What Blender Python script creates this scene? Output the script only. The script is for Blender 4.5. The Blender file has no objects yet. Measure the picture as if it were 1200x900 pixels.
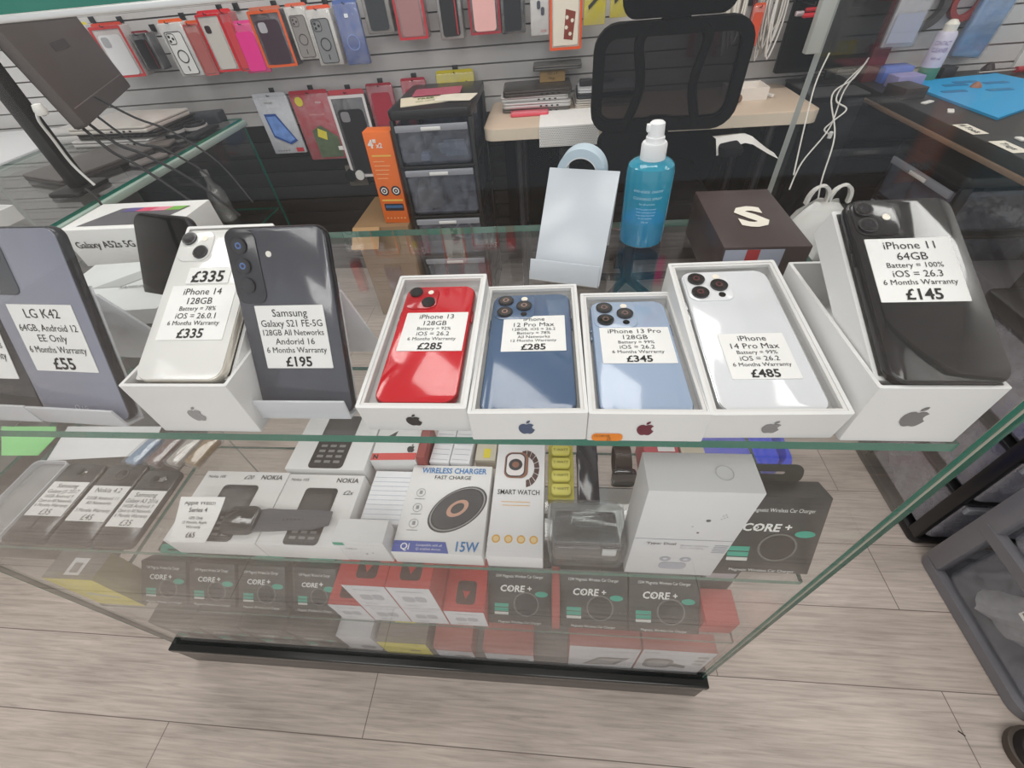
import bpy, bmesh, math, random
from mathutils import Vector, Matrix, Euler

# ------------------------------------------------------------------ camera, world, lights, exposure
SC = bpy.context.scene
COL = SC.collection
H = 1.157                                   # lens height
FPX = 500.0                                 # focal length in pixels of a 1200x900 frame


def _v(px, py):
    return Vector((px - 600.0, 450.0 - py, -FPX)).normalized()


_up = -_v(650, 937)                         # measured: straight down lands at pixel (650, 937)
_ex = -_v(-4100, 465)
_ex = (_ex - _up * _ex.dot(_up)).normalized()
_ey = _up.cross(_ex)
RW = Matrix((_ex, _ey, _up))                # camera axes -> world axes
CAM = Vector((0, 0, H))
cd = bpy.data.cameras.new('camera')
cam = bpy.data.objects.new('camera', cd)
COL.objects.link(cam)
cam.matrix_world = Matrix.Translation(CAM) @ RW.to_4x4()
cd.sensor_fit = 'HORIZONTAL'
cd.sensor_width = 36.0
cd.lens = FPX / 1200.0 * 36.0
cd.clip_start = 0.02
SC.camera = cam

SC.view_settings.view_transform = 'Standard'
SC.view_settings.look = 'None'
SC.view_settings.gamma = 1.0
SC.view_settings.use_curve_mapping = False
SC.view_settings.exposure = -0.2
SC.cycles.use_denoising = True
SC.cycles.max_bounces = 10
SC.cycles.transparent_max_bounces = 32
SC.cycles.sample_clamp_indirect = 6.0
SC.cycles.caustics_reflective = False
SC.cycles.caustics_refractive = False

world = bpy.data.worlds.new('world')
SC.world = world
world.use_nodes = True
world.node_tree.nodes['Background'].inputs[0].default_value = (0.93, 0.96, 1.0, 1)
world.node_tree.nodes['Background'].inputs[1].default_value = 0.92


def area(name, loc, sx, sy, power, rot=(0, 0, 0), col=(1, 0.98, 0.95)):
    l = bpy.data.lights.new(name, 'AREA')
    l.shape = 'RECTANGLE'
    l.size, l.size_y, l.energy, l.color = sx, sy, power, col
    o = bpy.data.objects.new(name, l)
    COL.objects.link(o)
    o.location = loc
    o.rotation_euler = rot
    return o


for _x, _y, _p in ((-1.5, 1.05, 16), (0.0, 1.05, 15), (1.95, 1.05, 15), (-1.3, -0.8, 12), (0.5, -0.8, 12), (-1.0, -2.1, 16), (0.7, -2.1, 16)):  # the two panels farthest forward are added to brighten front faces
    area('ceiling_panel_light', (_x, _y, 2.54), 1.2, 0.6, _p)


# ------------------------------------------------------------------ measuring helpers (pixel ray onto a real plane)
def ray(px, py):
    return RW @ _v(px, py)


def onz(px, py, z):
    r = ray(px, py)
    return CAM + r * ((z - H) / r.z)


def ony(px, py, y):
    r = ray(px, py)
    return CAM + r * (y / r.y)


def onx(px, py, x):
    r = ray(px, py)
    return CAM + r * (x / r.x)


# ------------------------------------------------------------------ materials
def lin(c):
    return tuple((v / 12.92 if v <= 0.04045 else ((v + 0.055) / 1.055) ** 2.4) for v in c)


def hexc(s):
    return lin(tuple(int(s[i:i + 2], 16) / 255 for i in (0, 2, 4)))


_mats = {}


def M(key, rough=0.5, metal=0.0, var=0.05, scale=40.0, bump=0.0, coat=0.0, spec=0.5):
    """procedural Principled material from an sRGB hex colour, with a fine noise variation"""
    k = (key, rough, metal, var, scale, bump, coat, spec)
    if k in _mats:
        return _mats[k]
    m = bpy.data.materials.new('paint_' + key)
    m.use_nodes = True
    nt = m.node_tree
    b = nt.nodes['Principled BSDF']
    c = hexc(key)
    tc = nt.nodes.new('ShaderNodeTexCoord')
    nz = nt.nodes.new('ShaderNodeTexNoise')
    nz.inputs['Scale'].default_value = scale
    nz.inputs['Detail'].default_value = 3
    nt.links.new(tc.outputs['Object'], nz.inputs['Vector'])
    mx = nt.nodes.new('ShaderNodeMix')
    mx.data_type = 'RGBA'
    mx.inputs[6].default_value = (*[v * (1 - var) for v in c], 1)
    mx.inputs[7].default_value = (*[min(1, v * (1 + var)) for v in c], 1)
    nt.links.new(nz.outputs[0], mx.inputs[0])
    nt.links.new(mx.outputs[2], b.inputs['Base Color'])
    b.inputs['Roughness'].default_value = rough
    b.inputs['Metallic'].default_value = metal
    b.inputs['Coat Weight'].default_value = coat
    b.inputs['Coat Roughness'].default_value = 0.05
    b.inputs['Specular IOR Level'].default_value = spec
    if bump:
        bp = nt.nodes.new('ShaderNodeBump')
        bp.inputs['Strength'].default_value = bump
        bp.inputs['Distance'].default_value = 0.002
        nt.links.new(nz.outputs[0], bp.inputs['Height'])
        nt.links.new(bp.outputs[0], b.inputs['Normal'])
    _mats[k] = m
    return m


def clear_mat(name, tint=(0.95, 0.98, 0.965), body=0.0, body_col=(0.8, 0.8, 0.8), refl=0.9, rough=0.02, f0=0.04, wob=0.0):
    """clear sheet: straight-through transparency, a Schlick reflection, some milky body"""
    m = bpy.data.materials.new(name)
    m.use_nodes = True
    nt = m.node_tree
    nt.nodes.clear()
    out = nt.nodes.new('ShaderNodeOutputMaterial')
    tr = nt.nodes.new('ShaderNodeBsdfTransparent')
    tr.inputs[0].default_value = (*tint, 1)
    gl = nt.nodes.new('ShaderNodeBsdfGlossy')
    gl.inputs['Color'].default_value = (refl, refl, refl, 1)
    gl.inputs['Roughness'].default_value = rough
    lw = nt.nodes.new('ShaderNodeLayerWeight')
    lw.inputs[0].default_value = 0.5
    pw = nt.nodes.new('ShaderNodeMath')
    pw.operation = 'POWER'
    pw.inputs[1].default_value = 5.0
    nt.links.new(lw.outputs['Facing'], pw.inputs[0])
    ma = nt.nodes.new('ShaderNodeMath')
    ma.operation = 'MULTIPLY_ADD'
    ma.inputs[1].default_value = 1 - f0
    ma.inputs[2].default_value = f0
    nt.links.new(pw.outputs[0], ma.inputs[0])
    base = tr
    if body > 0:
        df = nt.nodes.new('ShaderNodeBsdfDiffuse')
        df.inputs[0].default_value = (*body_col, 1)
        mb = nt.nodes.new('ShaderNodeMixShader')
        if wob:
            tc = nt.nodes.new('ShaderNodeTexCoord')
            nz = nt.nodes.new('ShaderNodeTexNoise')
            nz.inputs['Scale'].default_value = 30
            nt.links.new(tc.outputs['Object'], nz.inputs['Vector'])
            mr = nt.nodes.new('ShaderNodeMapRange')
            mr.inputs[1].default_value = 0.3
            mr.inputs[2].default_value = 0.7
            mr.inputs[3].default_value = max(0, body - wob)
            mr.inputs[4].default_value = min(1, body + wob)
            nt.links.new(nz.outputs[0], mr.inputs[0])
            nt.links.new(mr.outputs[0], mb.inputs[0])
            bp = nt.nodes.new('ShaderNodeBump')
            bp.inputs['Strength'].default_value = 0.6
            bp.inputs['Distance'].default_value = 0.006
            nt.links.new(nz.outputs[0], bp.inputs['Height'])
            nt.links.new(bp.outputs[0], gl.inputs['Normal'])
        else:
            mb.inputs[0].default_value = body
        nt.links.new(tr.outputs[0], mb.inputs[1])
        nt.links.new(df.outputs[0], mb.inputs[2])
        base = mb
    mix = nt.nodes.new('ShaderNodeMixShader')
    nt.links.new(ma.outputs[0], mix.inputs[0])
    nt.links.new(base.outputs[0], mix.inputs[1])
    nt.links.new(gl.outputs[0], mix.inputs[2])
    nt.links.new(mix.outputs[0], out.inputs[0])
    return m


GLASS = clear_mat('clear_glass', (0.993, 0.996, 0.995), f0=0.019)
SHELF_GLASS = clear_mat('shelf_glass', (0.992, 0.996, 0.994), f0=0.06)
ACRYLIC = clear_mat('milky_acrylic', (0.97, 0.98, 1.0), body=0.55, body_col=(0.85, 0.87, 0.9), rough=0.15)
ACRYLIC_W = clear_mat('white_acrylic', (0.97, 0.98, 1.0), body=0.93, body_col=(0.66, 0.71, 0.77), rough=0.2)
PACK = clear_mat('clear_packet', (0.97, 0.97, 0.97), body=0.10, body_col=(0.85, 0.85, 0.87), rough=0.08, wob=0.08, f0=0.08)
FROST = clear_mat('frosted_drawer_plastic', (0.80, 0.82, 0.86), body=0.30, body_col=(0.33, 0.34, 0.38), rough=0.2, wob=0.08, f0=0.06)
FROST_D = clear_mat('clear_drawer_plastic', (0.66, 0.70, 0.78), body=0.15, body_col=(0.45, 0.5, 0.6), rough=0.1, wob=0.08, f0=0.06)
MESH_M = clear_mat('black_mesh', (0.55, 0.55, 0.58), body=0.55, body_col=(0.004, 0.004, 0.005), rough=0.5, f0=0.004, refl=0.3)
WHITE = lambda: M('e6e6e4', 0.55)
CARD = lambda: M('eeeeec', 0.7)
INK = lambda: M('1c1c1e', 0.7)
BLACK = lambda: M('121213', 0.5, spec=0.25)
EDGE_GREY = M('a9aeaa', 0.2, coat=0.3)
GREEN_EDGE = M('08705e', 0.12, coat=0.6, var=0.25, scale=6)


# ------------------------------------------------------------------ mesh builder
class MB:
    def __init__(s, T=None):
        s.v, s.f, s.m = [], [], []
        s.T = T.copy() if T else Matrix()
        s.mi = 0

    def add(s, vs, fs, mi=None):
        o = len(s.v)
        s.v += [s.T @ Vector(p) for p in vs]
        for f in fs:
            s.f.append([i + o for i in f])
            s.m.append(s.mi if mi is None else mi)
        return s

    def box(s, x0, y0, z0, x1, y1, z1, mi=None, side=None):
        vs = [(x0, y0, z0), (x1, y0, z0), (x1, y1, z0), (x0, y1, z0), (x0, y0, z1), (x1, y0, z1), (x1, y1, z1), (x0, y1, z1)]
        s.add(vs, [(3, 2, 1, 0), (4, 5, 6, 7), (0, 1, 5, 4), (1, 2, 6, 5), (2, 3, 7, 6), (3, 0, 4, 7)], mi)
        return s

    def loops(s, loops, mi=None, cap0=True, cap1=True, closed=True):
        n = len(loops[0])
        vs = [p for l in loops for p in l]
        fs = []
        if cap0:
            fs.append(tuple(reversed(range(n))))
        for k in range(len(loops) - 1):
            a, b = k * n, (k + 1) * n
            for i in range(n if closed else n - 1):
                j = (i + 1) % n
                fs.append((a + i, a + j, b + j, b + i))
        if cap1:
            fs.append(tuple(range((len(loops) - 1) * n, len(loops) * n)))
        return s.add(vs, fs, mi)

    def prism(s, poly, z0, z1, mi=None):
        a = sum(p[0] * q[1] - q[0] * p[1] for p, q in zip(poly, poly[1:] + poly[:1]))
        if a < 0:
            poly = poly[::-1]
        return s.loops([[(x, y, z0) for x, y in poly], [(x, y, z1) for x, y in poly]], mi)

    def rrect(s, x0, y0, x1, y1, r, z0, z1, ch=0.0, seg=5, mi=None):
        """rounded-rectangle prism with chamfered rims"""
        def rr(i):
            return rpoly(x0 + i, y0 + i, x1 - i, y1 - i, max(r - i, 0.0002), seg)
        if ch > 0:
            k = ch * 0.3
            L = [(ch, z0), (k, z0 + k), (0, z0 + ch), (0, z1 - ch), (k, z1 - k), (ch, z1)]
        else:
            L = [(0, z0), (0, z1)]
        return s.loops([[(x, y, z) for x, y in rr(i)] for i, z in L], mi)

    def bbox(s, x0, y0, z0, x1, y1, z1, ch=0.001, mi=None):
        return s.rrect(x0, y0, x1, y1, ch, z0, z1, ch, 2, mi)

    def cyl(s, cx, cy, r, z0, z1, n=24, mi=None, r1=None):
        r1 = r if r1 is None else r1
        return s.loops([[(cx + q * math.cos(2 * math.pi * i / n), cy + q * math.sin(2 * math.pi * i / n), z) for i in range(n)] for q, z in ((r, z0), (r1, z1))], mi)

    def ring(s, cx, cy, ro, ri, z0, z1, n=32, mi=None, sx=1.0):
        def c(r, z):
            return [(cx + sx * r * math.cos(2 * math.pi * i / n), cy + r * math.sin(2 * math.pi * i / n), z) for i in range(n)]
        return s.loops([c(ri, z0), c(ro, z0), c(ro, z1), c(ri, z1), c(ri, z0)], mi, False, False)

    def frame(s, x0, y0, x1, y1, r, t, z0, z1, mi=None):
        a, b = rpoly(x0, y0, x1, y1, r, 5), rpoly(x0 + t, y0 + t, x1 - t, y1 - t, max(r - t, 0.0003), 5)
        f = lambda p, z: [(x, y, z) for x, y in p]
        return s.loops([f(b, z0), f(a, z0), f(a, z1), f(b, z1), f(b, z0)], mi, False, False)

    def lathe(s, prof, cx=0, cy=0, n=24, mi=None):
        return s.loops([[(cx + r * math.cos(2 * math.pi * i / n), cy + r * math.sin(2 * math.pi * i / n), z) for i in range(n)] for r, z in prof], mi)

    def tube(s, pts, r, n=6, mi=None, smooth=4):
        P = [Vector(p) for p in pts]
        if smooth and len(P) > 2:
            Q = []
            for i in range(len(P) - 1):
                p0, p1, p2, p3 = P[max(i - 1, 0)], P[i], P[i + 1], P[min(i + 2, len(P) - 1)]
                for k in range(smooth):
                    t = k / smooth
                    Q.append(0.5 * ((2 * p1) + (p2 - p0) * t + (2 * p0 - 5 * p1 + 4 * p2 - p3) * t * t + (3 * p1 - p0 - 3 * p2 + p3) * t ** 3))
            P = Q + [P[-1]]
        L = []
        nrm = None
        for i, p in enumerate(P):
            d = (P[min(i + 1, len(P) - 1)] - P[max(i - 1, 0)])
            d = d.normalized() if d.length > 1e-9 else Vector((0, 0, 1))
            if nrm is None:
                nrm = d.orthogonal().normalized()
            nrm = (nrm - d * nrm.dot(d))
            nrm = nrm.normalized() if nrm.length > 1e-6 else d.orthogonal().normalized()
            b = d.cross(nrm)
            L.append([tuple(p + (nrm * math.cos(2 * math.pi * k / n) + b * math.sin(2 * math.pi * k / n)) * r) for k in range(n)])
        return s.loops(L, mi)

    def bar(s, a, b, r, n=8, mi=None):
        return s.tube([a, b], r, n, mi, 0)

    def text(s, body, cx, cy, h, maxw=None, bold=0.0, align='C', z=0.0004, mi=None, shear=0.0):
        me = glyphs(body, bold)
        xs = [v[0] for v in me[0]]
        if not xs:
            return s
        x0, x1 = min(xs), max(xs)
        k = h / 0.72                        # cap height of the built-in font
        w = (x1 - x0) * k
        kx = k * (min(1.0, maxw / w) if maxw else 1.0)
        w = (x1 - x0) * kx
        ox = cx - (w / 2 if align == 'C' else 0 if align == 'L' else w)
        return s.add([(ox + (x - x0) * kx + shear * y * k, cy + y * k, z) for x, y in me[0]], me[1], mi)

    def build(s, name, mats, parent=None, smooth=True):
        me = bpy.data.meshes.new(name)
        me.from_pydata([tuple(p) for p in s.v], [], s.f)
        for m in (mats if isinstance(mats, (list, tuple)) else [mats]):
            me.materials.append(m)
        me.polygons.foreach_set('material_index', s.m)
        if smooth:
            me.polygons.foreach_set('use_smooth', [True] * len(s.f))
            me.set_sharp_from_angle(angle=math.radians(32))
        me.update()
        o = bpy.data.objects.new(name, me)
        COL.objects.link(o)
        if parent is not None:
            o.parent = parent
        return o


def rpoly(x0, y0, x1, y1, r, seg=5):
    r = min(r, abs(x1 - x0) / 2 - 1e-5, abs(y1 - y0) / 2 - 1e-5)
    P = []
    for cx, cy, a in ((x1 - r, y0 + r, -90), (x1 - r, y1 - r, 0), (x0 + r, y1 - r, 90), (x0 + r, y0 + r, 180)):
        for i in range(seg + 1):
            t = math.radians(a + 90 * i / seg)
            P.append((cx + r * math.cos(t), cy + r * math.sin(t)))
    return P


_gl = {}


def glyphs(body, bold):
    k = (body, bold)
    if k not in _gl:
        c = bpy.data.curves.new('lettering', 'FONT')
        c.body = body
        c.resolution_u = 2
        c.offset = bold
        c.fill_mode = 'FRONT'
        o = bpy.data.objects.new('lettering', c)
        me = o.to_mesh()
        _gl[k] = ([(v.co.x, v.co.y) for v in me.vertices], [tuple(p.vertices) for p in me.polygons])
        o.to_mesh_clear()
        bpy.data.objects.remove(o)
        bpy.data.curves.remove(c)
    return _gl[k]


APPLE = [(0.50, 0.70), (0.60, 0.76), (0.72, 0.75), (0.84, 0.67), (0.77, 0.58), (0.75, 0.47), (0.80, 0.36), (0.88, 0.30), (0.82, 0.16), (0.73, 0.03), (0.63, 0.0), (0.51, 0.04), (0.39, 0.0), (0.28, 0.04), (0.16, 0.20), (0.10, 0.40), (0.13, 0.60), (0.24, 0.73), (0.38, 0.76)]
LEAF = [(0.49, 0.80), (0.50, 0.90), (0.57, 0.98), (0.67, 1.0), (0.66, 0.90), (0.59, 0.83)]


def fruit(mb, cx, cy, h, mi=None, flip=False):
    sg = -1 if flip else 1
    for P in (APPLE, LEAF):
        mb.prism([(cx + sg * (x - 0.5) * h, cy + sg * (y - 0.5) * h) for x, y in P], 0.0, 0.0004, mi)


def fix(o, label, cat, group=None, kind=None):
    o['label'] = label
    o['category'] = cat
    if group:
        o['group'] = group
    if kind:
        o['kind'] = kind
    return o


def thing(name, label, cat, loc=(0, 0, 0), rz=0.0, group=None, mat=None):
    o = bpy.data.objects.new(name, None)
    o.empty_display_size = 0.05
    COL.objects.link(o)
    o.matrix_world = mat if mat is not None else Matrix.Translation(Vector(loc)) @ Matrix.Rotation(rz, 4, 'Z')
    return fix(o, label, cat, group)


def frame3(A, B, C):
    """matrix with origin A, x towards B, y towards C"""
    A, B, C = Vector(A), Vector(B), Vector(C)
    ex = (B - A).normalized()
    ey = C - A
    ey = (ey - ex * ey.dot(ex)).normalized()
    ez = ex.cross(ey)
    m = Matrix((ex, ey, ez)).transposed().to_4x4()
    m.translation = A
    return m


def face(which, w, d, h, e=0.0003):
    """uv frame on a face of the local box (0..w, 0..d, 0..h): u right, v up as seen from outside"""
    if which == 'top':
        X, Y, O = (1, 0, 0), (0, 1, 0), (0, 0, h + e)
    elif which == 'front':
        X, Y, O = (1, 0, 0), (0, 0, 1), (0, -e, 0)
    elif which == 'left':
        X, Y, O = (0, -1, 0), (0, 0, 1), (-e, d, 0)
    else:
        X, Y, O = (0, 1, 0), (0, 0, 1), (w + e, 0, 0)
    X, Y = Vector(X), Vector(Y)
    m = Matrix((X, Y, X.cross(Y))).transposed().to_4x4()
    m.translation = Vector(O)
    return m


def structure(name, mb, mats):
    o = mb.build(name, mats)
    o['kind'] = 'structure'
    return o

# ------------------------------------------------------------------ room shell
def floor_mat():
    m = bpy.data.materials.new('grey_oak_planks')
    m.use_nodes = True
    nt = m.node_tree
    b = nt.nodes['Principled BSDF']
    tc = nt.nodes.new('ShaderNodeTexCoord')
    mp = nt.nodes.new('ShaderNodeMapping')
    mp.inputs['Location'].default_value = (0.41, 0.094, 0)
    nt.links.new(tc.outputs['Object'], mp.inputs[0])
    br = nt.nodes.new('ShaderNodeTexBrick')
    br.offset = 0.37
    br.inputs['Color1'].default_value = (0.0, 0.0, 0.0, 1)
    br.inputs['Color2'].default_value = (1, 1, 1, 1)
    br.inputs['Mortar'].default_value = (0.5, 0.5, 0.5, 1)
    br.inputs['Scale'].default_value = 1.0
    br.inputs['Mortar Size'].default_value = 0.0011
    br.inputs['Mortar Smooth'].default_value = 0.3
    br.inputs['Brick Width'].default_value = 1.22
    br.inputs['Row Height'].default_value = 0.158
    nt.links.new(mp.outputs[0], br.inputs['Vector'])
    # grain: noise stretched along the plank
    mp2 = nt.nodes.new('ShaderNodeMapping')
    mp2.inputs['Scale'].default_value = (4.5, 90, 1)
    nt.links.new(tc.outputs['Object'], mp2.inputs[0])
    n1 = nt.nodes.new('ShaderNodeTexNoise')
    n1.inputs['Scale'].default_value = 1.6
    n1.inputs['Detail'].default_value = 8
    n1.inputs['Roughness'].default_value = 0.62
    n1.inputs['Distortion'].default_value = 0.6
    nt.links.new(mp2.outputs[0], n1.inputs['Vector'])
    n2 = nt.nodes.new('ShaderNodeTexNoise')
    n2.inputs['Scale'].default_value = 5
    n2.inputs['Detail'].default_value = 4
    mp3 = nt.nodes.new('ShaderNodeMapping')
    mp3.inputs['Scale'].default_value = (0.7, 2.2, 1)
    nt.links.new(tc.outputs['Object'], mp3.inputs[0])
    nt.links.new(mp3.outputs[0], n2.inputs['Vector'])
    cr = nt.nodes.new('ShaderNodeValToRGB')
    cr.color_ramp.elements[0].position = 0.30
    cr.color_ramp.elements[0].color = (*hexc('a39890'), 1)
    cr.color_ramp.elements[1].position = 0.66
    cr.color_ramp.elements[1].color = (*hexc('c9bdb4'), 1)
    e = cr.color_ramp.elements.new(0.47)
    e.color = (*hexc('b8aca3'), 1)
    nt.links.new(n1.outputs[0], cr.inputs[0])
    hs = nt.nodes.new('ShaderNodeHueSaturation')
    mr = nt.nodes.new('ShaderNodeMapRange')
    mr.inputs[1].default_value = 0.3
    mr.inputs[2].default_value = 0.7
    mr.inputs[3].default_value = 0.84
    mr.inputs[4].default_value = 1.14
    nt.links.new(n2.outputs[0], mr.inputs[0])
    nt.links.new(mr.outputs[0], hs.inputs['Value'])
    nt.links.new(cr.outputs[0], hs.inputs['Color'])
    mx = nt.nodes.new('ShaderNodeMix')
    mx.data_type = 'RGBA'
    mx.blend_type = 'MULTIPLY'
    mx.inputs[7].default_value = (0.93, 0.91, 0.89, 1)
    nt.links.new(br.outputs['Color'], mx.inputs[0])
    nt.links.new(hs.outputs[0], mx.inputs[6])
    mg = nt.nodes.new('ShaderNodeMix')
    mg.data_type = 'RGBA'
    mg.inputs[7].default_value = (*hexc('6d625c'), 1)
    nt.links.new(br.outputs['Fac'], mg.inputs[0])
    nt.links.new(mx.outputs[2], mg.inputs[6])
    nt.links.new(mg.outputs[2], b.inputs['Base Color'])
    b.inputs['Roughness'].default_value = 0.5
    bp = nt.nodes.new('ShaderNodeBump')
    bp.inputs['Strength'].default_value = 0.12
    bp.inputs['Distance'].default_value = 0.001
    nt.links.new(n1.outputs[0], bp.inputs['Height'])
    nt.links.new(bp.outputs[0], b.inputs['Normal'])
    return m


XW0, XW1, YW, YF, ZC = -3.0, 2.3, 2.0, -2.6, 2.6
structure('floor', MB().box(XW0, YF, -0.05, XW1, YW + 0.1, 0.0), floor_mat())
structure('ceiling', MB().box(XW0, YF, ZC, XW1, YW + 0.1, ZC + 0.05), M('f2f1ee', 0.9))
structure('wall_left', MB().box(XW0 - 0.05, YF, 0, XW0, YW + 0.1, ZC), M('e9e9e8', 0.8))
structure('wall_right', MB().box(XW1, YF, 0, XW1 + 0.05, YW + 0.1, ZC), M('e6e6e4', 0.8))
# back wall: grooved slat boards above, black planks below
sl = MB()
GRY = 0.0535
z = 0.635
while z < ZC:
    z1 = min(z + GRY, ZC)
    sl.loops([[(XW0, YW + 0.10, a), (XW0, YW + 0.10, b_), (XW0, yy, b_), (XW0, yy, a)][0:4] if False else [(XW0, yy, a), (XW1, yy, a), (XW1, YW + 0.05, a), (XW0, YW + 0.05, a)] for yy, a, b_ in ((YW, z + 0.0045, 0), (YW, z1 - 0.0005, 0))])
    z = z1
sl.box(XW0, YW + 0.012, 0.635, XW1, YW + 0.06, ZC, 1)
structure('wall_back', sl, [M('d2d0cf', 0.4), M('77726e', 0.6)])
wp = MB()
z = 0.0
i = 0
while z < 0.63:
    wp.bbox(XW0, YW - 0.004 - 0.003 * (i % 2), z + 0.0015, XW1, YW + 0.05, z + 0.0615, 0.002)
    z += 0.063
    i += 1
structure('trim_lower_planks', wp, M('1c1a19', 0.5, var=0.4, scale=9, bump=0.3))
wpn = MB().box(1.62, YW - 0.012, 0.64, XW1, YW - 0.0005, ZC)
structure('trim_white_panel', wpn, M('e4e4e2', 0.5))


# ------------------------------------------------------------------ glass display case
CX0, CX1, CY0, CY1 = -0.862, 0.296, 0.1935, 0.622
case = thing('display_case', 'clear glass display case with three shelves and black plinth full of phones', 'display case', (0, 0, 0))
ge = [GLASS, GREEN_EDGE]


def pane(name, x0, y0, z0, x1, y1, z1, mats, parent, rear=False):
    """glass sheet: the two large faces clear, the four rims green"""
    mb = MB()
    ax = min(range(3), key=lambda k: (x1 - x0, y1 - y0, z1 - z0)[k])
    mb.box(x0, y0, z0, x1, y1, z1)
    pairs = {2: (0, 1), 1: (2, 4), 0: (3, 5)}[ax]
    mb.m = [0 if i in pairs else 1 for i in range(6)]
    if rear:
        mb.m[4] = 2
        mats = mats + [EDGE_GREY]
    return mb.build(name, mats, parent, False)


ZS = (0.888, 0.620, 0.353)
pane('front_pane', CX0, CY0, 0.105, CX1, CY0 + 0.005, 1.1500, ge, case)
pane('side_pane', CX1 - 0.006, CY0 + 0.0055, 0.105, CX1, CY1, 1.1500, ge, case, True)
pane('side_pane', CX0, CY0 + 0.0055, 0.105, CX0 + 0.006, CY1, 1.1500, ge, case, True)
for zz in ZS:
    pane('glass_shelf', CX0 + 0.012, 0.2018, zz - 0.009, CX1 - 0.010, 0.565, zz, [SHELF_GLASS, GREEN_EDGE], case)
pane('top_pane', CX0 - 0.004, CY0 - 0.006, 1.1529, CX1 + 0.004, CY1, 1.182, ge, case)
alu = M('d9dbda', 0.3, 0.6)
tb = MB().bbox(CX0 - 0.004, CY0 - 0.0065, 1.1506, CX1 + 0.004, CY0 + 0.004, 1.1528, 0.0005)
tb.build('trim_rail', alu, case)
MB().bbox(CX1 - 0.0005, CY0 + 0.004, 0.105, CX1 + 0.0035, CY0 + 0.010, 1.147, 0.0006).build('corner_bead', M('c9c2b4', 0.4), case)
MB().bbox(CX0 - 0.0030, CY0 + 0.001, 0.105, CX0 + 0.0002, CY0 + 0.008, 1.147, 0.0006).build('corner_bead', M('857d74', 0.4), case)
MB().bbox(CX1 - 0.0062, CY1 + 0.0002, 0.105, CX1 + 0.0002, CY1 + 0.0018, 1.1495, 0.0004).build('corner_bead', M('b9bcb8', 0.3, 0.3), case)
MB().bbox(CX1 - 0.0215, CY1 - 0.010, 1.050, CX1 - 0.0065, CY1, 1.1495, 0.001).build('corner_bracket', M('c4c6c0', 0.35, 0.3), case)
pl = MB()
pl.bbox(CX0 - 0.006, CY0 - 0.012, 0.0, CX1 + 0.006, CY1, 0.085, 0.002, 0)
pl.build('plinth', M('453f3b', 0.35), case)
MB().bbox(CX0 - 0.010, CY0 - 0.014, 0.0852, CX1 + 0.010, CY1 + 0.004, 0.105, 0.003).build('plinth_lip', M('101312', 0.18), case)
MB().box(CX0 + 0.012, CY0 + 0.008, 0.1052, CX1 - 0.012, CY1 - 0.004, 0.111).build('deck_board', M('7f7c79', 0.5, var=0.1), case)
for zz in ZS:
    for yy in (0.235, 0.53):
        for xx, sx in ((CX1 - 0.0065, -1), (CX0 + 0.0065, 1)):
            t = Matrix.Translation((xx, yy, zz - 0.0127)) @ Matrix.Rotation(math.radians(90 * sx), 4, 'Y')
            MB(t).cyl(0, 0, 0.0032, 0, 0.010, 12).build('shelf_pin', M('dfe0e0', 0.2, 0.8), case)


# ------------------------------------------------------------------ builders used over and over
def price_label(parent, T, x0, y0, x1, y1, lines, z, name='price_label'):
    """a paper label with its printing; lines = (text, height, bold)"""
    lb = MB(T)
    lb.rrect(x0, y0, x1, y1, 0.0006, z, z + 0.00035, 0, 2)
    o = lb.build(name, CARD(), parent, False)
    if lines:
        tot = sum(h * 1.42 for _, h, _ in lines)
        k = (y1 - y0) * 0.97 / tot
        y = y1 - (y1 - y0) * 0.015
        tx = MB(T)
        for s, h, b in lines:
            hh = h * k
            y -= hh * 1.30
            if s:
                tx.text(s, (x0 + x1) / 2, y, hh, (x1 - x0) * 0.9, 0.022 if b > 1 else 0.0 if b else 0.0, z=z + 0.0006)
            y -= hh * 0.12
        tx.build('printed_text', INK(), o, False)
    return o


def lens(mb, x, y, r, z, rim=1, gl=2, glint=3):
    mb.cyl(x, y, r, z, z + 0.0016, 28, rim)
    mb.cyl(x, y, r * 0.80, z + 0.0016, z + 0.0018, 24, gl)
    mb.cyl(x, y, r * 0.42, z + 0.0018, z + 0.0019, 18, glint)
    mb.cyl(x, y, r * 0.22, z + 0.0019, z + 0.0020, 12, gl)


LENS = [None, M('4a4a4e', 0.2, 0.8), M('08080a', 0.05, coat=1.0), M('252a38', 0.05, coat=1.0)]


def phone_parts(root, w, l, t, back, rim, r=0.011, cam=None, label=None, back_rough=0.12, T=None, label_xy=None, label_part='price_label', buttons=True):
    """phone lying face down: origin at near-left-bottom corner, back of phone upwards, camera at far left"""
    bm = M(back, back_rough, coat=0.5, var=0.02)
    b = MB(T)
    b.rrect(0, 0, w, l, r, 0, t, min(0.0022, t * 0.3), 7, 0)
    body = b.build('body', [M(rim, 0.22, 0.5)], root)
    c = MB(T)
    c.rrect(0.0012, 0.0012, w - 0.0012, l - 0.0012, r - 0.0012, t - 0.0006, t + 0.0004, 0.0004, 7)
    c.build('back_panel', bm, root)
    if buttons:
        for y0, y1, nm, xa in ((l * 0.70, l * 0.76, 'volume_button', -0.0008), (l * 0.62, l * 0.68, 'volume_button', -0.0008), (l * 0.66, l * 0.76, 'power_button', w - 0.0006)):
            k = MB(T)
            k.bbox(xa, y0, t * 0.32, xa + 0.0014, y1, t * 0.68, 0.0003)
            k.build(nm, M(rim, 0.25, 0.6), root)
    if cam:
        cam(root, w, l, t, T)
    if label:
        x0, y0, x1, y1 = label_xy
        price_label(root, T, x0, y0, x1, y1, label, t + 0.0006, label_part)
    return body


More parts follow.
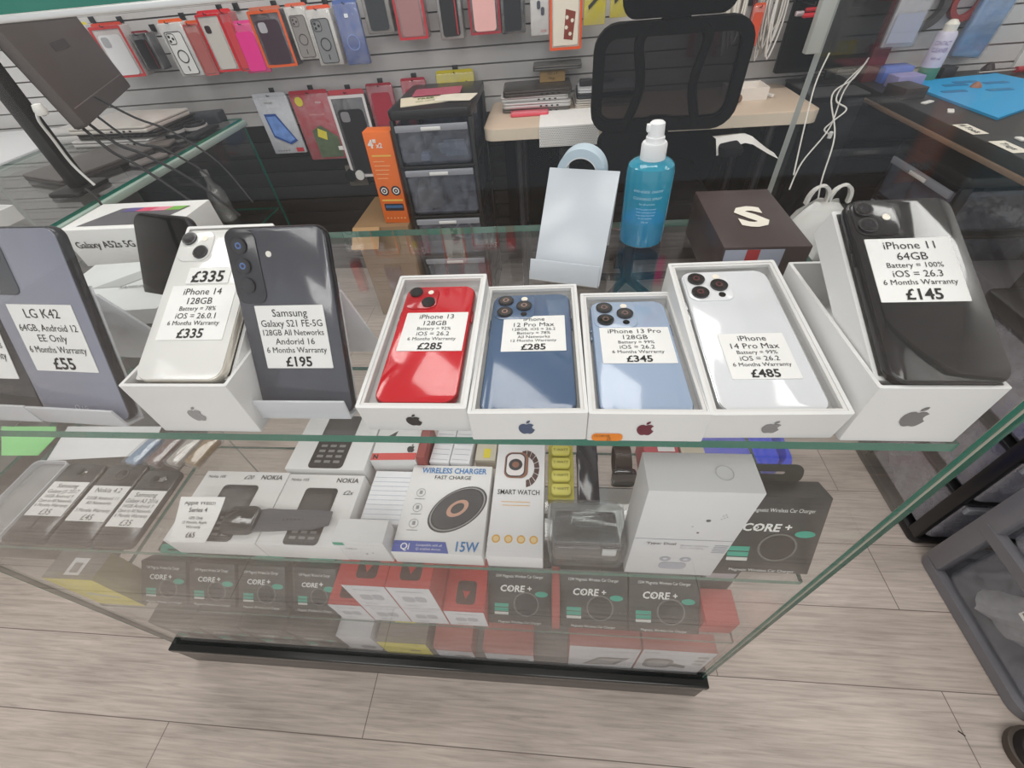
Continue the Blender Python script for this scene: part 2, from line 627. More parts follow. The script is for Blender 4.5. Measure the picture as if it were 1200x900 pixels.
def cam_square(kind, plate, glintc='252a38'):
    """raised square camera plate: duo (diagonal two), duo_v (stacked two) or trio"""
    def f(root, w, l, t, T):
        s = 0.030 if kind != 'trio' else 0.038
        x0, y1 = 0.0028, l - 0.0028
        p = MB(T)
        p.rrect(x0, y1 - s, x0 + s, y1, 0.0085, t, t + 0.0014, 0.0006, 6)
        pl_ = p.build('camera_plate', M(plate, 0.15, coat=0.4, var=0.02), root)
        z = t + 0.0014
        cx, cy = x0 + s / 2, y1 - s / 2
        q = s * 0.235
        r = s * (0.21 if kind != 'trio' else 0.195)
        if kind == 'duo':
            pos = [(cx - q, cy + q), (cx + q, cy - q)]
            fl = (cx + q, cy + q)
        elif kind == 'duo_v':
            pos = [(cx - q, cy + q), (cx - q, cy - q)]
            fl = (cx + q, cy)
        else:
            pos = [(cx - q, cy + q), (cx - q, cy - q), (cx + q, cy)]
            fl = (cx + q, cy + q * 1.35)
        for x, y in pos:
            m = MB(T)
            lens(m, x, y, r, z)
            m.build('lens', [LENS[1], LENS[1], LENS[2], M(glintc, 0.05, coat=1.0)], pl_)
        g = MB(T)
        g.cyl(fl[0], fl[1], r * 0.42, z, z + 0.0005, 16)
        g.build('flash', M('f6efe0', 0.3), pl_)
        if kind == 'trio':
            g = MB(T)
            g.cyl(cx + q, cy - q * 1.35, r * 0.40, z, z + 0.0005, 16)
            g.build('depth_sensor', M('0c0c0d', 0.1), pl_)
    return f


def open_tray(root, w, d, h, th=0.0028, depth=0.012, T=None, name='tray', outer='e6e6e5', inner='dedddb'):
    """white phone box base: walls with a recess"""
    b = MB(T)
    r = 0.0016
    f = lambda p, z: [(x, y, z) for x, y in p]
    a = rpoly(0, 0, w, d, r, 2)
    c = rpoly(th, th, w - th, d - th, r * 0.6, 2)
    b.loops([f(a, 0), f(a, h), f(c, h), f(c, h - depth)])
    return b.build(name, M(outer, 0.5, var=0.015), root, True)


def front_fruit(root, w, d, h, hs, col, T=None, rough=0.25, cx=0.5, cy=0.5):
    m = MB((T or Matrix()) @ face('front', w, d, h))
    fruit(m, w * cx, h * cy, hs)
    return m.build('printed_logo', M(col, rough, 0.2), root, False)


# ------------------------------------------------------------------ top shelf: phones in white boxes
ZT = ZS[0] + 0.0004
PL = lambda a, b, c, d, e, g: [(a, 1.12, 1), (b, 1.12, 1), (c, 0.74, 0), (d, 0.95, 0), (e, 0.74, 0), (g, 1.5, 2)]


def boxed_phone(label, A, B, C, hgt, w, d, ph, logo, lab, lab_xy, back, rim, cam, lid=None, logo_rough=0.25):
    """open white box with a phone lying in it; the phone is a thing of its own"""
    m = frame3(A, B, C) @ Matrix.Translation((0, 0, -hgt))
    bx = thing('phone_box', 'open white phone box holding the ' + label[0], 'box', mat=m, group=None)
    open_tray(bx, w, d, hgt, depth=0.0128)
    MB().frame(0.0029, 0.0029, w - 0.0029, d - 0.0029, 0.001, 0.0025, hgt - 0.004, hgt - 0.0008).build('inner_rim', M('dddcda', 0.6), bx)
    front_fruit(bx, w, d, hgt, hgt * 0.50, logo, rough=logo_rough, cx=0.49)
    pw, pl_, pt = ph
    mp = m @ Matrix.Translation(((w - pw) / 2, (d - pl_) / 2 - 0.002, hgt - 0.0122))
    p = thing('smartphone', label[1], 'phone', mat=mp)
    phone_parts(p, pw, pl_, pt, back, rim, 0.0115, cam, lab, label_xy=lab_xy)
    return m


S = 0.955                                    # what the boxes measure here against the catalogue sizes
def bp(px, py, z):
    return onz(px, py, z)

BH = 0.0312
# red phone
A, B, C = bp(415.5, 478, .92), bp(545, 479, .92), bp(462, 323, .938)
boxed_phone(('red phone', 'bright red phone with two diagonal lenses lying in its white box'), A, B, C, BH, 0.0865, 0.158, (0.0672, 0.139, 0.0075), '18181a',
            PL('iPhone 13', '128GB', 'Battery = 92%', 'iOS = 26.2', '6 Months Warranty', '£285'), (0.0075, 0.054, 0.0645, 0.101), 'c80d22', 'a00a1c', cam_square('duo', 'b50c20'))
# slate blue phone
A, B, C = bp(547, 485, .92), bp(689.5, 484, .92), bp(565, 336, .92)
boxed_phone(('slate blue phone', 'slate blue phone with three lenses lying in its white box'), A, B, C, BH, 0.0885, 0.167, (0.0745, 0.1535, 0.0072), '46587a',
            [('iPhone', 1.0, 1), ('12 Pro Max', 1.12, 1), ('128GB, iOS = 26.2', 0.72, 0), ('Battery = 78%', 0.72, 0), ('All Networks', 0.72, 0), ('12 Months Warranty', 0.66, 0), ('£285', 1.5, 2)], (0.0125, 0.068, 0.0685, 0.117), '4d6585', '5f7590', cam_square('trio', '506887', '8a6a5c'))
# pale blue phone
A, B, C = bp(690, 485, .92), bp(836, 486, .92), bp(680, 344, .92)
b13 = boxed_phone(('pale blue phone', 'pale blue phone with three lenses lying in its white box'), A, B, C, BH, 0.0855, 0.151, (0.0688, 0.1395, 0.0075), '6a1230',
            PL('iPhone 13 Pro', '128GB', 'Battery = 99%', 'iOS = 26.2', '6 Months Warranty', '£345'), (0.0065, 0.053, 0.0655, 0.099), '9fb1cb', '8ea2bd', cam_square('trio', 'a3b4cb', '6a5048'))
st = thing('price_sticker', 'small orange sticker with black digits on front of a white phone box', 'sticker', mat=b13 @ face('front', 0.0855, 0.151, BH, 0.0005))
g = MB()
g.rrect(0.0035, 0.0005, 0.0265, 0.0090, 0.0035, 0, 0.0003)
g.build('paper', M('f08a1c', 0.5), st, False)
g = MB()
g.text('12:15P:43', 0.011, 0.0058, 0.0022, 0.011, z=0.0006)
g.text('15', 0.0165, 0.0036, 0.002, z=0.0006)
g.text('XT', 0.0165, 0.0011, 0.002, z=0.0006)
g.build('printed_text', M('3c2410', 0.6), st, False)
# white phone in tilted box
A, B, C = bp(833, 486.5, .92), bp(1003, 485.5, .92), bp(789, 308, .94)
m14 = boxed_phone(('white phone with three lenses', 'glossy white phone with three lenses lying in its white box'), A, B, C, BH, 0.0945, 0.169, (0.0765, 0.157, 0.0077), '8c8c8e',
            PL('iPhone', '14 Pro Max', 'Battery = 99%', 'iOS = 26.2', '6 Months Warranty', '£485'), (0.0155, 0.030, 0.0655, 0.0765), 'dde0e4', 'c4c7c9', cam_square('trio', 'e4e6e9', '5a2a2e'))


def box_lid(label, x0, y0, x1, y1, h, rz=0.0):
    o = thing('box_lid', label, 'box lid', (x0, y0, ZT), rz)
    open_tray(o, x1 - x0, y1 - y0, h, name='tray')
    return o


box_lid('white box lid lying under the raised rear of the white phone box', 0.1125, 0.285, 0.199, 0.366, 0.0130)
box_lid('white box lid lying under the raised rear of the red phone box', -0.1530, 0.285, -0.0760, 0.360, 0.0105)

def lean(A, tilt, yaw, roll=0.0):
    """sheet standing on A: x to the right, y up the sheet leaning back by tilt from the vertical"""
    t, y = math.radians(tilt), math.radians(yaw)
    ex = Vector((math.cos(y), math.sin(y), 0))
    ey = Vector((-math.sin(y) * math.sin(t), math.cos(y) * math.sin(t), math.cos(t)))
    return frame3(A, Vector(A) + ex, Vector(A) + ey)


# black phone leaning on its tall white box, right end of the shelf
i11 = thing('phone_box', 'tall white phone box at the right end of top shelf under black phone', 'box', (0.2060, 0.2035, ZT))
W11, D11, H11 = 0.0770, 0.155, 0.055
open_tray(i11, W11, D11, H11, depth=0.040)
front_fruit(i11, W11, D11, H11, 0.020, '77787a', cx=0.47, cy=0.5)
mlid = lean((0.2110, 0.2055, 0.9462), 65, 0)
ld = thing('box_lid', 'white box lid tilted on the tall white box behind the black phone', 'box lid', mat=mlid @ Matrix.Translation((-0.0012, 0.005, -0.0330)))
open_tray(ld, 0.0705, 0.137, 0.0242)
p = thing('smartphone', 'black phone with two stacked lenses leaning at right end of top shelf', 'phone', mat=mlid @ Matrix.Translation((0.002, 0.000, -0.0083)))
phone_parts(p, 0.0725, 0.1445, 0.0083, '1d1e21', '26272a', 0.0115, cam_square('duo_v', '232427'),
            PL('iPhone 11', '64GB', 'Battery = 100%', 'iOS = 26.3', '6 Months Warranty', '£145'), back_rough=0.06, label_xy=(0.0065, 0.0575, 0.0620, 0.1085))

# white phone leaning on its white box, left half of the shelf
i14 = thing('phone_box', 'white phone box standing under the leaning white phone on left half of shelf', 'box', (-0.3345, 0.2040, ZT))
open_tray(i14, 0.0895, 0.160, 0.055, depth=0.040)
front_fruit(i14, 0.0895, 0.160, 0.055, 0.017, '9b9c9e', cx=0.50, cy=0.42)
m14b = lean((-0.3240, 0.2080, 0.9450), 65, 0)
ld = thing('box_lid', 'white box lid tilted under the leaning white phone with two lenses', 'box lid', mat=m14b @ Matrix.Translation((-0.0070, 0.004, -0.0326)))
open_tray(ld, 0.0830, 0.147, 0.0243)
p = thing('smartphone', 'white phone with two diagonal lenses leaning on its white box', 'phone', mat=m14b @ Matrix.Translation((0.000, 0.000, -0.0078)))
phone_parts(p, 0.0735, 0.140, 0.0078, 'e2e2df', 'e8e2d6', 0.0115, cam_square('duo', 'e6e6e3'),
            PL('iPhone 14', '128GB', 'Battery = 78%', 'iOS = 26.0.1', '6 Months Warranty', '£335'), label_xy=(0.009, 0.034, 0.066, 0.083))
price_label(p, None, 0.019, 0.085, 0.057, 0.1005, [('£335', 1.0, 2)], 0.0084)


# ------------------------------------------------------------------ acrylic easels and the phones on them
def easel(label, m, w, l, lip=0.020, mat=None, turn=25):
    """bent acrylic phone stand; local y up the back panel, z towards the viewer"""
    o = thing('phone_stand', label, 'stand', mat=m)
    mat = mat or ACRYLIC
    t = 0.0022
    MB().bbox(0, 0, -t, w, l, 0, 0.0005).build('back_panel', mat, o)
    b = MB()
    b.bbox(0, -t, -t, w, -0.0002, 0.0125, 0.0005)
    b.build('ledge', mat, o)
    q = MB(Matrix.Translation((0, -0.002, 0.0112)) @ Matrix.Rotation(math.radians(turn), 4, 'X'))
    q.bbox(0, 0, 0, w, lip, t, 0.0005)
    q.build('front_lip', mat, o)
    return o


def leg_to_shelf(o, m, w, l):
    """rear leg of an easel: a sheet from the upper back down to the shelf"""
    inv = m.inverted()
    tops = [m @ Vector((w * a, l * 0.93, -0.0026)) for a in (0.0, 1.0)]
    mb = MB(inv)
    vs = []
    for p in tops:
        d = Vector((0, 1, 0)) * (p.z - ZT) * 0.34
        f = Vector((p.x, p.y, ZT + 0.0004)) + d
        vs.append((p, f))
    off = Vector((0, 0.0022, 0))
    a0, f0 = vs[0]
    a1, f1 = vs[1]
    mb.add([a0, a1, f1, f0, a0 + off, a1 + off, f1 + off, f0 + off], [(0, 3, 2, 1), (4, 5, 6, 7), (0, 1, 5, 4), (1, 2, 6, 5), (2, 3, 7, 6), (3, 0, 4, 7)])
    return mb


def easel_with_phone(lab_st, lab_ph, m, ph, back, rim, cam, lines, lab_xy, r=0.009, rough=0.12, extra=None):
    st_ = easel(lab_st, m @ Matrix.Translation((0.001, 0, -0.0005)), ph[0] - 0.002, ph[1] * 0.72)
    leg_to_shelf(st_, st_.matrix_world.copy(), ph[0] - 0.002, ph[1] * 0.72).build('rear_leg', ACRYLIC, st_)
    p_ = thing('smartphone', lab_ph, 'phone', mat=m)
    phone_parts(p_, *ph, back, rim, r, cam, lines, rough, label_xy=lab_xy)
    if extra:
        extra(p_, *ph)
    return p_


def cam_strip(root, w, l, t, T):
    """grey phone: contour camera strip wrapped on the far left corner"""
    p_ = MB(T)
    p_.rrect(0.0012, l - 0.056, 0.0255, l - 0.0012, 0.008, t, t + 0.0012, 0.0005)
    o = p_.build('camera_plate', M('2c2e35', 0.2, coat=0.4), root)
    for k, c in ((0, '4a6aa8'), (1, '4a6aa8'), (2, '1b2030')):
        m = MB(T)
        lens(m, 0.0125, l - 0.013 - 0.0145 * k, 0.0058, t + 0.0012)
        m.build('lens', [LENS[1], LENS[1], LENS[2], M(c, 0.05, coat=1.0)], o)
    g_ = MB(T)
    g_.cyl(0.0335, l - 0.0195, 0.0022, t + 0.0003, t + 0.0009, 14)
    g_.build('flash', M('f5f2ea', 0.3), root)


def cam_block(root, w, l, t, T):
    p_ = MB(T)
    p_.rrect(0.006, l - 0.050, 0.034, l - 0.010, 0.006, t, t + 0.0012, 0.0005)
    o = p_.build('camera_plate', M('3a3d44', 0.1, coat=0.6), root)
    for x, y in ((0.014, 0.020), (0.026, 0.020), (0.014, 0.036)):
        m = MB(T)
        lens(m, x, l - y, 0.0045, t + 0.0012)
        m.build('lens', LENS, o)


PL2 = lambda *a: [(s, h, b) for s, h, b in a]
m = lean(onz(310, 484, .8957), 27, 0) @ Matrix.Translation((0, 0, -0.0080))
easel_with_phone('clear acrylic phone stand holding the dark grey phone with camera strip', 'dark grey phone with three lenses in a strip on acrylic stand', m, (0.0800, 0.148, 0.0080), '4a4c55', '2a2b30', cam_strip,
                 PL2(('Samsung', 1.0, 0), ('Galaxy S21 FE-5G', 0.92, 0), ('128GB All Networks', 0.8, 0), ('Andorid 16', 0.85, 0), ('6 Months Warranty', 0.8, 0), ('£195', 1.35, 2)), (0.0130, 0.040, 0.0690, 0.0905))


def lg_mark(p_, w, l, t):
    g_ = MB()
    g_.ring(w * 0.5 - 0.006, 0.0115, 0.0022, 0.0018, t + 0.0005, t + 0.0008, 18)
    g_.text('LG', w * 0.5 + 0.002, 0.0098, 0.0036, z=t + 0.0008)
    g_.build('printed_logo', M('c6c8d0', 0.4), p_, False)


m = lean(onz(158, 496, .8935) + Vector((-0.087, 0.0045, 0.0022)), 23, -3) @ Matrix.Translation((0, 0, -0.0085))
easel_with_phone('clear acrylic phone stand holding the blue-grey ribbed phone', 'blue-grey ribbed phone with chrome edge on acrylic stand near left edge', m, (0.0870, 0.158, 0.0085), '868999', '3a3b40', cam_block,
                 PL2(('LG K42', 1.0, 0), ('', 0.2, 0), ('64GB, Android 12', 0.78, 0), ('EE Only', 0.8, 0), ('', 0.1, 0), ('6 Months Warranty', 0.78, 0), ('£55', 1.35, 2)), (0.0145, 0.045, 0.0750, 0.1010), extra=lg_mark)
m = lean(onz(58, 492, .8935) + Vector((-0.083, 0.004, 0.0022)), 26, -2) @ Matrix.Translation((0, 0, -0.0085))
easel_with_phone('clear acrylic phone stand holding the black phone cut off at left edge', 'black phone on acrylic stand, leftmost and cut off by the picture edge', m, (0.0820, 0.152, 0.0085), '17181b', '232428', None,
                 PL2(('Samsung', 1.0, 0), ('128GB All Networks', 0.8, 0), ('6 Months Warranty', 0.8, 0), ('£95', 1.35, 2)), (0.013, 0.036, 0.0715, 0.0850))

# empty white stand at the rear of the shelf
me_ = lean((-0.026, 0.425, ZT + 0.004), 37, -16)
es = easel('empty white acrylic phone stand beside the blue spray bottle', me_, 0.076, 0.118, 0.022, ACRYLIC_W, 15)
leg_to_shelf(es, me_, 0.076, 0.118).build('rear_leg', ACRYLIC_W, es)
# roll behind it
tr_ = onz(672, 285, ZT)
rl = thing('tape_roll', 'small roll of pale blue tape hung on the top edge of empty white stand', 'tape', mat=Matrix.Translation((0.029, 0.497, ZT + 0.090)) @ Matrix.Rotation(math.radians(-14), 4, 'Z') @ Matrix.Rotation(math.radians(90), 4, 'X'))
MB().ring(0, 0, 0.0265, 0.0185, -0.010, 0.010, 36).build('wound_tape', M('c3d6e2', 0.35), rl)
MB().ring(0, 0, 0.0184, 0.0172, -0.010, 0.010, 36).build('core', M('e8ecee', 0.6), rl)

# spray bottle
cb = onz(750, 281, ZT)
sb = thing('spray_bottle', 'blue see-through spray bottle with white pump standing on top shelf', 'bottle', (cb.x, cb.y, ZT))
BL = clear_mat('blue_liquid', (0.30, 0.86, 1.0), body=0.42, body_col=(0.04, 0.62, 0.86), rough=0.03, f0=0.06)
BL2 = clear_mat('blue_liquid_deep', (0.06, 0.36, 0.80), body=0.50, body_col=(0.02, 0.22, 0.75), rough=0.03, f0=0.06)
prof = [(0.0005, 0.001), (0.022, 0.0005), (0.0255, 0.003), (0.026, 0.010), (0.026, 0.084), (0.0245, 0.090), (0.020, 0.094), (0.012, 0.096), (0.0005, 0.0962)]
MB().lathe(prof, n=36).build('bottle', BL, sb)
MB().lathe([(0.0005, 0.002), (0.0215, 0.0018), (0.0245, 0.004), (0.0247, 0.030), (0.0005, 0.0302)], n=32).build('liquid', BL2, sb)
MB().lathe([(0.0005, 0.0955), (0.0135, 0.0955), (0.0135, 0.110), (0.0125, 0.112), (0.0005, 0.1122)], n=28).build('collar', M('f4f5f6', 0.4), sb)
pm = MB()
pm.lathe([(0.0005, 0.112), (0.0098, 0.112), (0.0098, 0.117), (0.0085, 0.118), (0.0078, 0.130), (0.006, 0.1315), (0.0005, 0.132)], n=24)
pm.bbox(-0.0105, -0.0035, 0.122, -0.005, 0.0035, 0.129, 0.0008)
pm.build('pump', M('f6f7f8', 0.4), sb)


def wrap_text(name, rows, R, a0, mat, parent):
    """lettering bent round a cylinder of radius R; a0 = angle facing the viewer"""
    mb = MB()
    for s, y, h, mw in rows:
        q = MB()
        q.text(s, 0, y, h, mw)
        mb.add([(R * math.cos(a0 + p_.x / R), R * math.sin(a0 + p_.x / R), p_.y) for p_ in q.v], q.f)
    return mb.build(name, mat, parent, False)


wrap_text('printed_text', [('anti-static cleaner', 0.068, 0.0036, 0.034), ('CLEANING SPRAY', 0.060, 0.0030, 0.034), ('for all screens', 0.0545, 0.0022, 0.03), ('lint free cloth included', 0.049, 0.0018, 0.034),
                           ('shake well before use', 0.0455, 0.0018, 0.034), ('keep away from heat', 0.042, 0.0018, 0.034), ('do not swallow', 0.0385, 0.0018, 0.034), ('200 ml', 0.034, 0.0020, 0.02)], 0.0263, math.radians(-98), M('bfe6f4', 0.5), sb)

# dark box with the big letter
sbm = Matrix.Translation((0.161, 0.392, ZT)) @ Matrix.Rotation(math.radians(-1), 4, 'Z')
sx = thing('phone_box', 'dark brown box with a large white letter lying on top shelf', 'box', mat=sbm)
SW, SD, SH = 0.080, 0.133, 0.0525
MB().bbox(0, 0, 0, SW, SD, SH, 0.0008).build('carton', M('3a2c2b', 0.35, var=0.03), sx)
g = MB(face('top', SW, SD, SH))
g.text('S', SW * 0.53, SD * 0.32, 0.044, 0.040, 0.045)
g.build('printed_letter', M('e8e2d4', 0.5), sx, False)
g = MB(face('front', SW, SD, SH))
g.box(0.002, 0.012, 0, 0.056, 0.050, 0.0003, 0)
g.box(0.022, 0.012, 0.0003, 0.034, 0.050, 0.0005, 1)
g.build('printed_panel', [M('9fa6b6', 0.5), M('a3272c', 0.5)], sx, False)  # a reflection painted on the front as pale panel and red strip

# white box with coloured screen picture, far left
ab = thing('phone_box', 'white box with a picture of a colourful phone screen behind grey phone', 'box', (-0.648, 0.487, ZT))
AW, AD, AH = 0.165, 0.082, 0.052
MB().bbox(0, 0, 0, AW, AD, AH, 0.0008).build('carton', M('e4e4e2', 0.5), ab)
g = MB(face('top', AW, AD, AH))
g.prism([(0.020, 0.010), (0.128, 0.010), (0.150, 0.062), (0.048, 0.062)], 0, 0.0003, 0)
for k, c in enumerate((1, 2, 3, 4)):
    xa, xb = 0.060 + 0.022 * k, 0.060 + 0.022 * (k + 1)
    g.prism([(xa - 0.006, 0.050), (xb - 0.006, 0.050), (xb, 0.062), (xa, 0.062)], 0.0003, 0.0006, c)
g.build('printed_picture', [M('5c5a60', 0.3), M('5b4f90', 0.3), M('d8456a', 0.3), M('e889a0', 0.3), M('74b43c', 0.3)], ab, False)
g = MB(face('front', AW, AD, AH))
g.text('Galaxy A52s 5G', AW * 0.32, 0.027, 0.0095, 0.11, 0.006)
g.build('printed_text', INK(), ab, False)
bk = thing('phone_box', 'light grey box lying on the shelf in front of the colourful white box', 'box', (-0.585, 0.345, ZT), math.radians(4))
MB().bbox(0, 0, 0, 0.150, 0.110, 0.020, 0.0008).build('carton', M('d4d8d8', 0.5), bk)
g = MB(face('top', 0.150, 0.110, 0.020))
g.prism([(0.04, 0.05), (0.10, 0.105), (0.135, 0.105), (0.075, 0.05)], 0, 0.0003, 0)
g.text('SAMSUNG', 0.095, 0.045, 0.006, 0.06, z=0.0006, mi=1)
g.build('printed_picture', [M('aeb2b2', 0.5), M('6c6e70', 0.5)], bk, False)
# glossy black phone on a stand behind the white one
mk = lean((-0.476, 0.392, ZT + 0.006), 30, -14)
st2 = easel('black phone stand behind the leaning white phone', mk @ Matrix.Translation((0.006, 0, -0.0010)), 0.058, 0.072, 0.008, BLACK())
leg_to_shelf(st2, st2.matrix_world.copy(), 0.058, 0.072).build('rear_leg', BLACK(), st2)
p = thing('smartphone', 'glossy black phone screen side out on stand behind the white phone', 'phone', mat=mk)
MB().rrect(0, 0, 0.088, 0.098, 0.014, 0, 0.009, 0.003, 7).build('body', M('2a2b2e', 0.3, 0.5), p)
MB().rrect(0.0025, 0.0025, 0.0855, 0.0955, 0.012, 0.0085, 0.0094, 0.0004, 7).build('screen', M('060608', 0.04, spec=0.3), p)
MB().bbox(0.024, 0.004, 0.0094, 0.046, 0.0047, 0.0097, 0.0001).build('printed_line', M('d8d8d8', 0.4), p)

# ------------------------------------------------------------------ middle shelf
Z2, Z3, Z4 = ZS[1] + 0.0004, ZS[2] + 0.0004, 0.1114


def carton(name, label, x0, y0, z0, w, d, h, col, rz=0.0, group=None, rough=0.5, cat='box'):
    o = thing(name, label, cat, (x0, y0, z0), math.radians(rz), group)
    MB().bbox(0, 0, 0, w, d, h, 0.0007).build('carton', M(col, rough, var=0.02), o)
    o['_dim'] = 0
    del o['_dim']
    return o


def gfx(o, which, dims, name, mats, draw):
    g_ = MB(face(which, *dims))
    draw(g_)
    return g_.build(name, mats, o, False)


def flat_phone(label, x, y, w, l, col, lines, lab, cam, rz=0):
    o = thing('smartphone', label, 'phone', (x, y, Z2), math.radians(rz))
    phone_parts(o, w, l, 0.0085, col, '5a5654', 0.009, cam, lines, 0.25, label_xy=lab)
    return o


def cam_center(n):
    def f(root, w, l, t, T):
        p_ = MB(T)
        p_.rrect(w / 2 - 0.006 * n, l - 0.022, w / 2 + 0.006 * n, l - 0.010, 0.003, t, t + 0.001, 0.0004)
        o_ = p_.build('camera_plate', M('4c4a48', 0.25, 0.4), root)
        m_ = MB(T)
        lens(m_, w / 2 - 0.003 * (n - 1), l - 0.016, 0.0042, t + 0.001)
        m_.build('lens', LENS, o_)
        g_ = MB(T)
        g_.cyl(w / 2 + 0.0085 + 0.003 * (n - 1), l - 0.016, 0.0016, t + 0.0003, t + 0.0008, 12)
        g_.build('flash', M('f0eee6', 0.4), root)
    return f


def cam_round(root, w, l, t, T):
    p_ = MB(T)
    p_.ring(w / 2, l - 0.020, 0.010, 0.0085, t, t + 0.001)
    o_ = p_.build('camera_ring', M('6c6a68', 0.25, 0.5), root)
    m_ = MB(T)
    lens(m_, w / 2, l - 0.016, 0.0035, t + 0.0003)
    m_.build('lens', LENS, o_)
    g_ = MB(T)
    g_.ring(w / 2, l - 0.042, 0.0055, 0.0048, t + 0.0003, t + 0.0006)
    g_.build('fingerprint_reader', M('5c5a58', 0.3, 0.4), root)


flat_phone('leftmost of three dark phones lying flat on middle shelf, single small lens', -0.776, 0.203, 0.0690, 0.130, '2f2c2b', PL2(('Samsung', 1.0, 0), ('Galaxy J3 2017', 0.85, 0), ('16GB Android 9', 0.72, 0), ('Open to All Networks', 0.7, 0), ('6 Months Warranty', 0.72, 0), ('£35', 1.2, 0)), (0.004, 0.040, 0.065, 0.096), cam_center(1))
flat_phone('middle one of three dark phones lying flat on middle shelf, round lens ring', -0.7015, 0.203, 0.0665, 0.131, '2b2827', PL2(('Nokia 4.2', 1.1, 0), ('', 0.4, 0), ('32GB Android 11', 0.75, 0), ('All Networks', 0.75, 0), ('', 0.4, 0), ('3 Months Warranty', 0.75, 0), ('£45', 1.25, 0)), (0.002, 0.034, 0.0645, 0.091), cam_round)
flat_phone('rightmost of three dark phones lying flat on middle shelf, square lens and flash', -0.6325, 0.203, 0.0615, 0.121, '2e2b2a', PL2(('Samsung', 1.0, 0), ('Galaxy A3 2016', 0.9, 0), ('16GB Android 7', 0.72, 0), ('Open to All Networks', 0.7, 0), ('6 Months Warranty', 0.72, 0), ('£35', 1.2, 0)), (0.002, 0.028, 0.0595, 0.085), cam_center(2))
# clear tray at the far left and papers behind
ct = thing('phone_case', 'clear empty phone case lying at the left end of middle shelf', 'phone case', (-0.842, 0.203, Z2))
MB().frame(0, 0, 0.062, 0.134, 0.010, 0.0018, 0, 0.009).build('rim', ACRYLIC, ct)
MB().rrect(0.0018, 0.0018, 0.0602, 0.1322, 0.008, 0, 0.0015).build('back_panel', clear_mat('clear_case', (0.9, 0.92, 0.93), body=0.25), ct)


def sheet(label, pts, z, col, name='paper_sheet', lines=0, group=None):
    o = MB()
    P = [onz(x_, y_, z) for x_, y_ in pts]
    o.prism([(q.x, q.y) for q in P], z, z + 0.0007)
    ob = o.build(name, M(col, 0.7), None, False)
    return fix(ob, label, 'paper', group)


sheet('bright green paper notice lying flat at the rear left of middle shelf', [(2, 534), (45, 534), (66, 512), (66, 500), (2, 500)], Z2 + 0.0005, '8fdc8b')
sheet('white paper sheet lying behind the three dark flat phones', [(55, 540), (152, 535), (186, 508), (190, 500), (80, 500)], Z2 + 0.0005, 'eceef0')
for k, (c, lb, px) in enumerate((('7f9dbb', 'blue and clear packet behind the flat phones, left of the dark packets', 172), ('6d4a44', 'brownish red packet lying behind the flat phones', 196), ('b7b0a6', 'beige packet lying behind the flat phones, right of the red packet', 219), ('a08252', 'amber packet of small parts lying left of the open floor gap', 240))):
    o = thing('parts_packet', lb, 'packet', onz(px, 533, Z2 + 0.0002), math.radians(-14))
    MB().rrect(-0.013, -0.024, 0.013, 0.028, 0.004, 0, 0.012, 0.004).build('contents', M(c, 0.4, var=0.4, scale=160), o)
    MB().rrect(-0.015, -0.027, 0.015, 0.031, 0.003, -0.0001, 0.014, 0.003).build('clear_bag', PACK, o)


def key_phone(g_, cx, cy, w, h, full=False):
    """printed picture of a black keypad phone"""
    g_.prism(rpoly(cx - w / 2, cy - h / 2, cx + w / 2, cy + h / 2, w * 0.12), 0, 0.0003, 0)
    g_.prism(rpoly(cx - w * 0.40, cy + h * 0.02, cx + w * 0.40, cy + h * 0.42, w * 0.04), 0.0003, 0.0004, 1)
    for i in range(4):
        for j in range(3):
            x_, y_ = cx + (j - 1) * w * 0.27, cy - h * (0.10 + 0.095 * i)
            g_.prism(rpoly(x_ - w * 0.09, y_ - h * 0.022, x_ + w * 0.09, y_ + h * 0.022, 0.0005), 0.0003, 0.0005, 2)


KP = [M('353231', 0.4), M('4a4746', 0.25), M('8a8886', 0.5), M('2a2a2c', 0.6)]


def nokia(label, x, y, w, d, h, text, price, rz=0):
    o = carton('phone_box', label, x, y, Z2, w, d, h, 'e5e5e4', rz, 'keypad phone boxes on the middle shelf')
    D = (w, d, h)
    f = lambda g_: key_phone(g_, w * 0.52, d * 0.40, w * 0.42, d * 0.78) if text else key_phone(g_, w * 0.50, d * 0.50, w * 0.44, d * 1.0 - 0.004)
    gfx(o, 'top', D, 'printed_picture', KP, f)

    def t_(g_):
        g_.text('NOKIA', w * 0.95, d * 0.88, 0.0072, w * 0.3, 0.012, 'R')
        g_.text('Nokia 105', w * 0.06, d * 0.89, 0.0045, w * 0.3, 0, 'L')
        if price:
            g_.text(price, w * 0.60 if price == '£20' else w * 0.93, d * (0.88 if price == '£20' else 0.70), 0.0065, w * 0.2, 0, 'R', shear=0.25)
    if text:
        gfx(o, 'top', D, 'printed_text', M('2c2c2e', 0.6), t_)
    gfx(o, 'right', D, 'printed_text', M('3a3a3c', 0.6), lambda g_: g_.text('NOKIA', d * 0.3, h * 0.4, 0.005))
    return o


nokia('white keypad phone box under the watch and its price card', -0.501, 0.203, 0.126, 0.104, 0.038, True, '£20')
nokia('white keypad phone box on the right, beside the small white carton', -0.3735, 0.203, 0.110, 0.102, 0.038, True, '£2x')
nokia('white keypad phone box in the second row, its lower keys showing', -0.385, 0.312, 0.118, 0.100, 0.040, False, '')

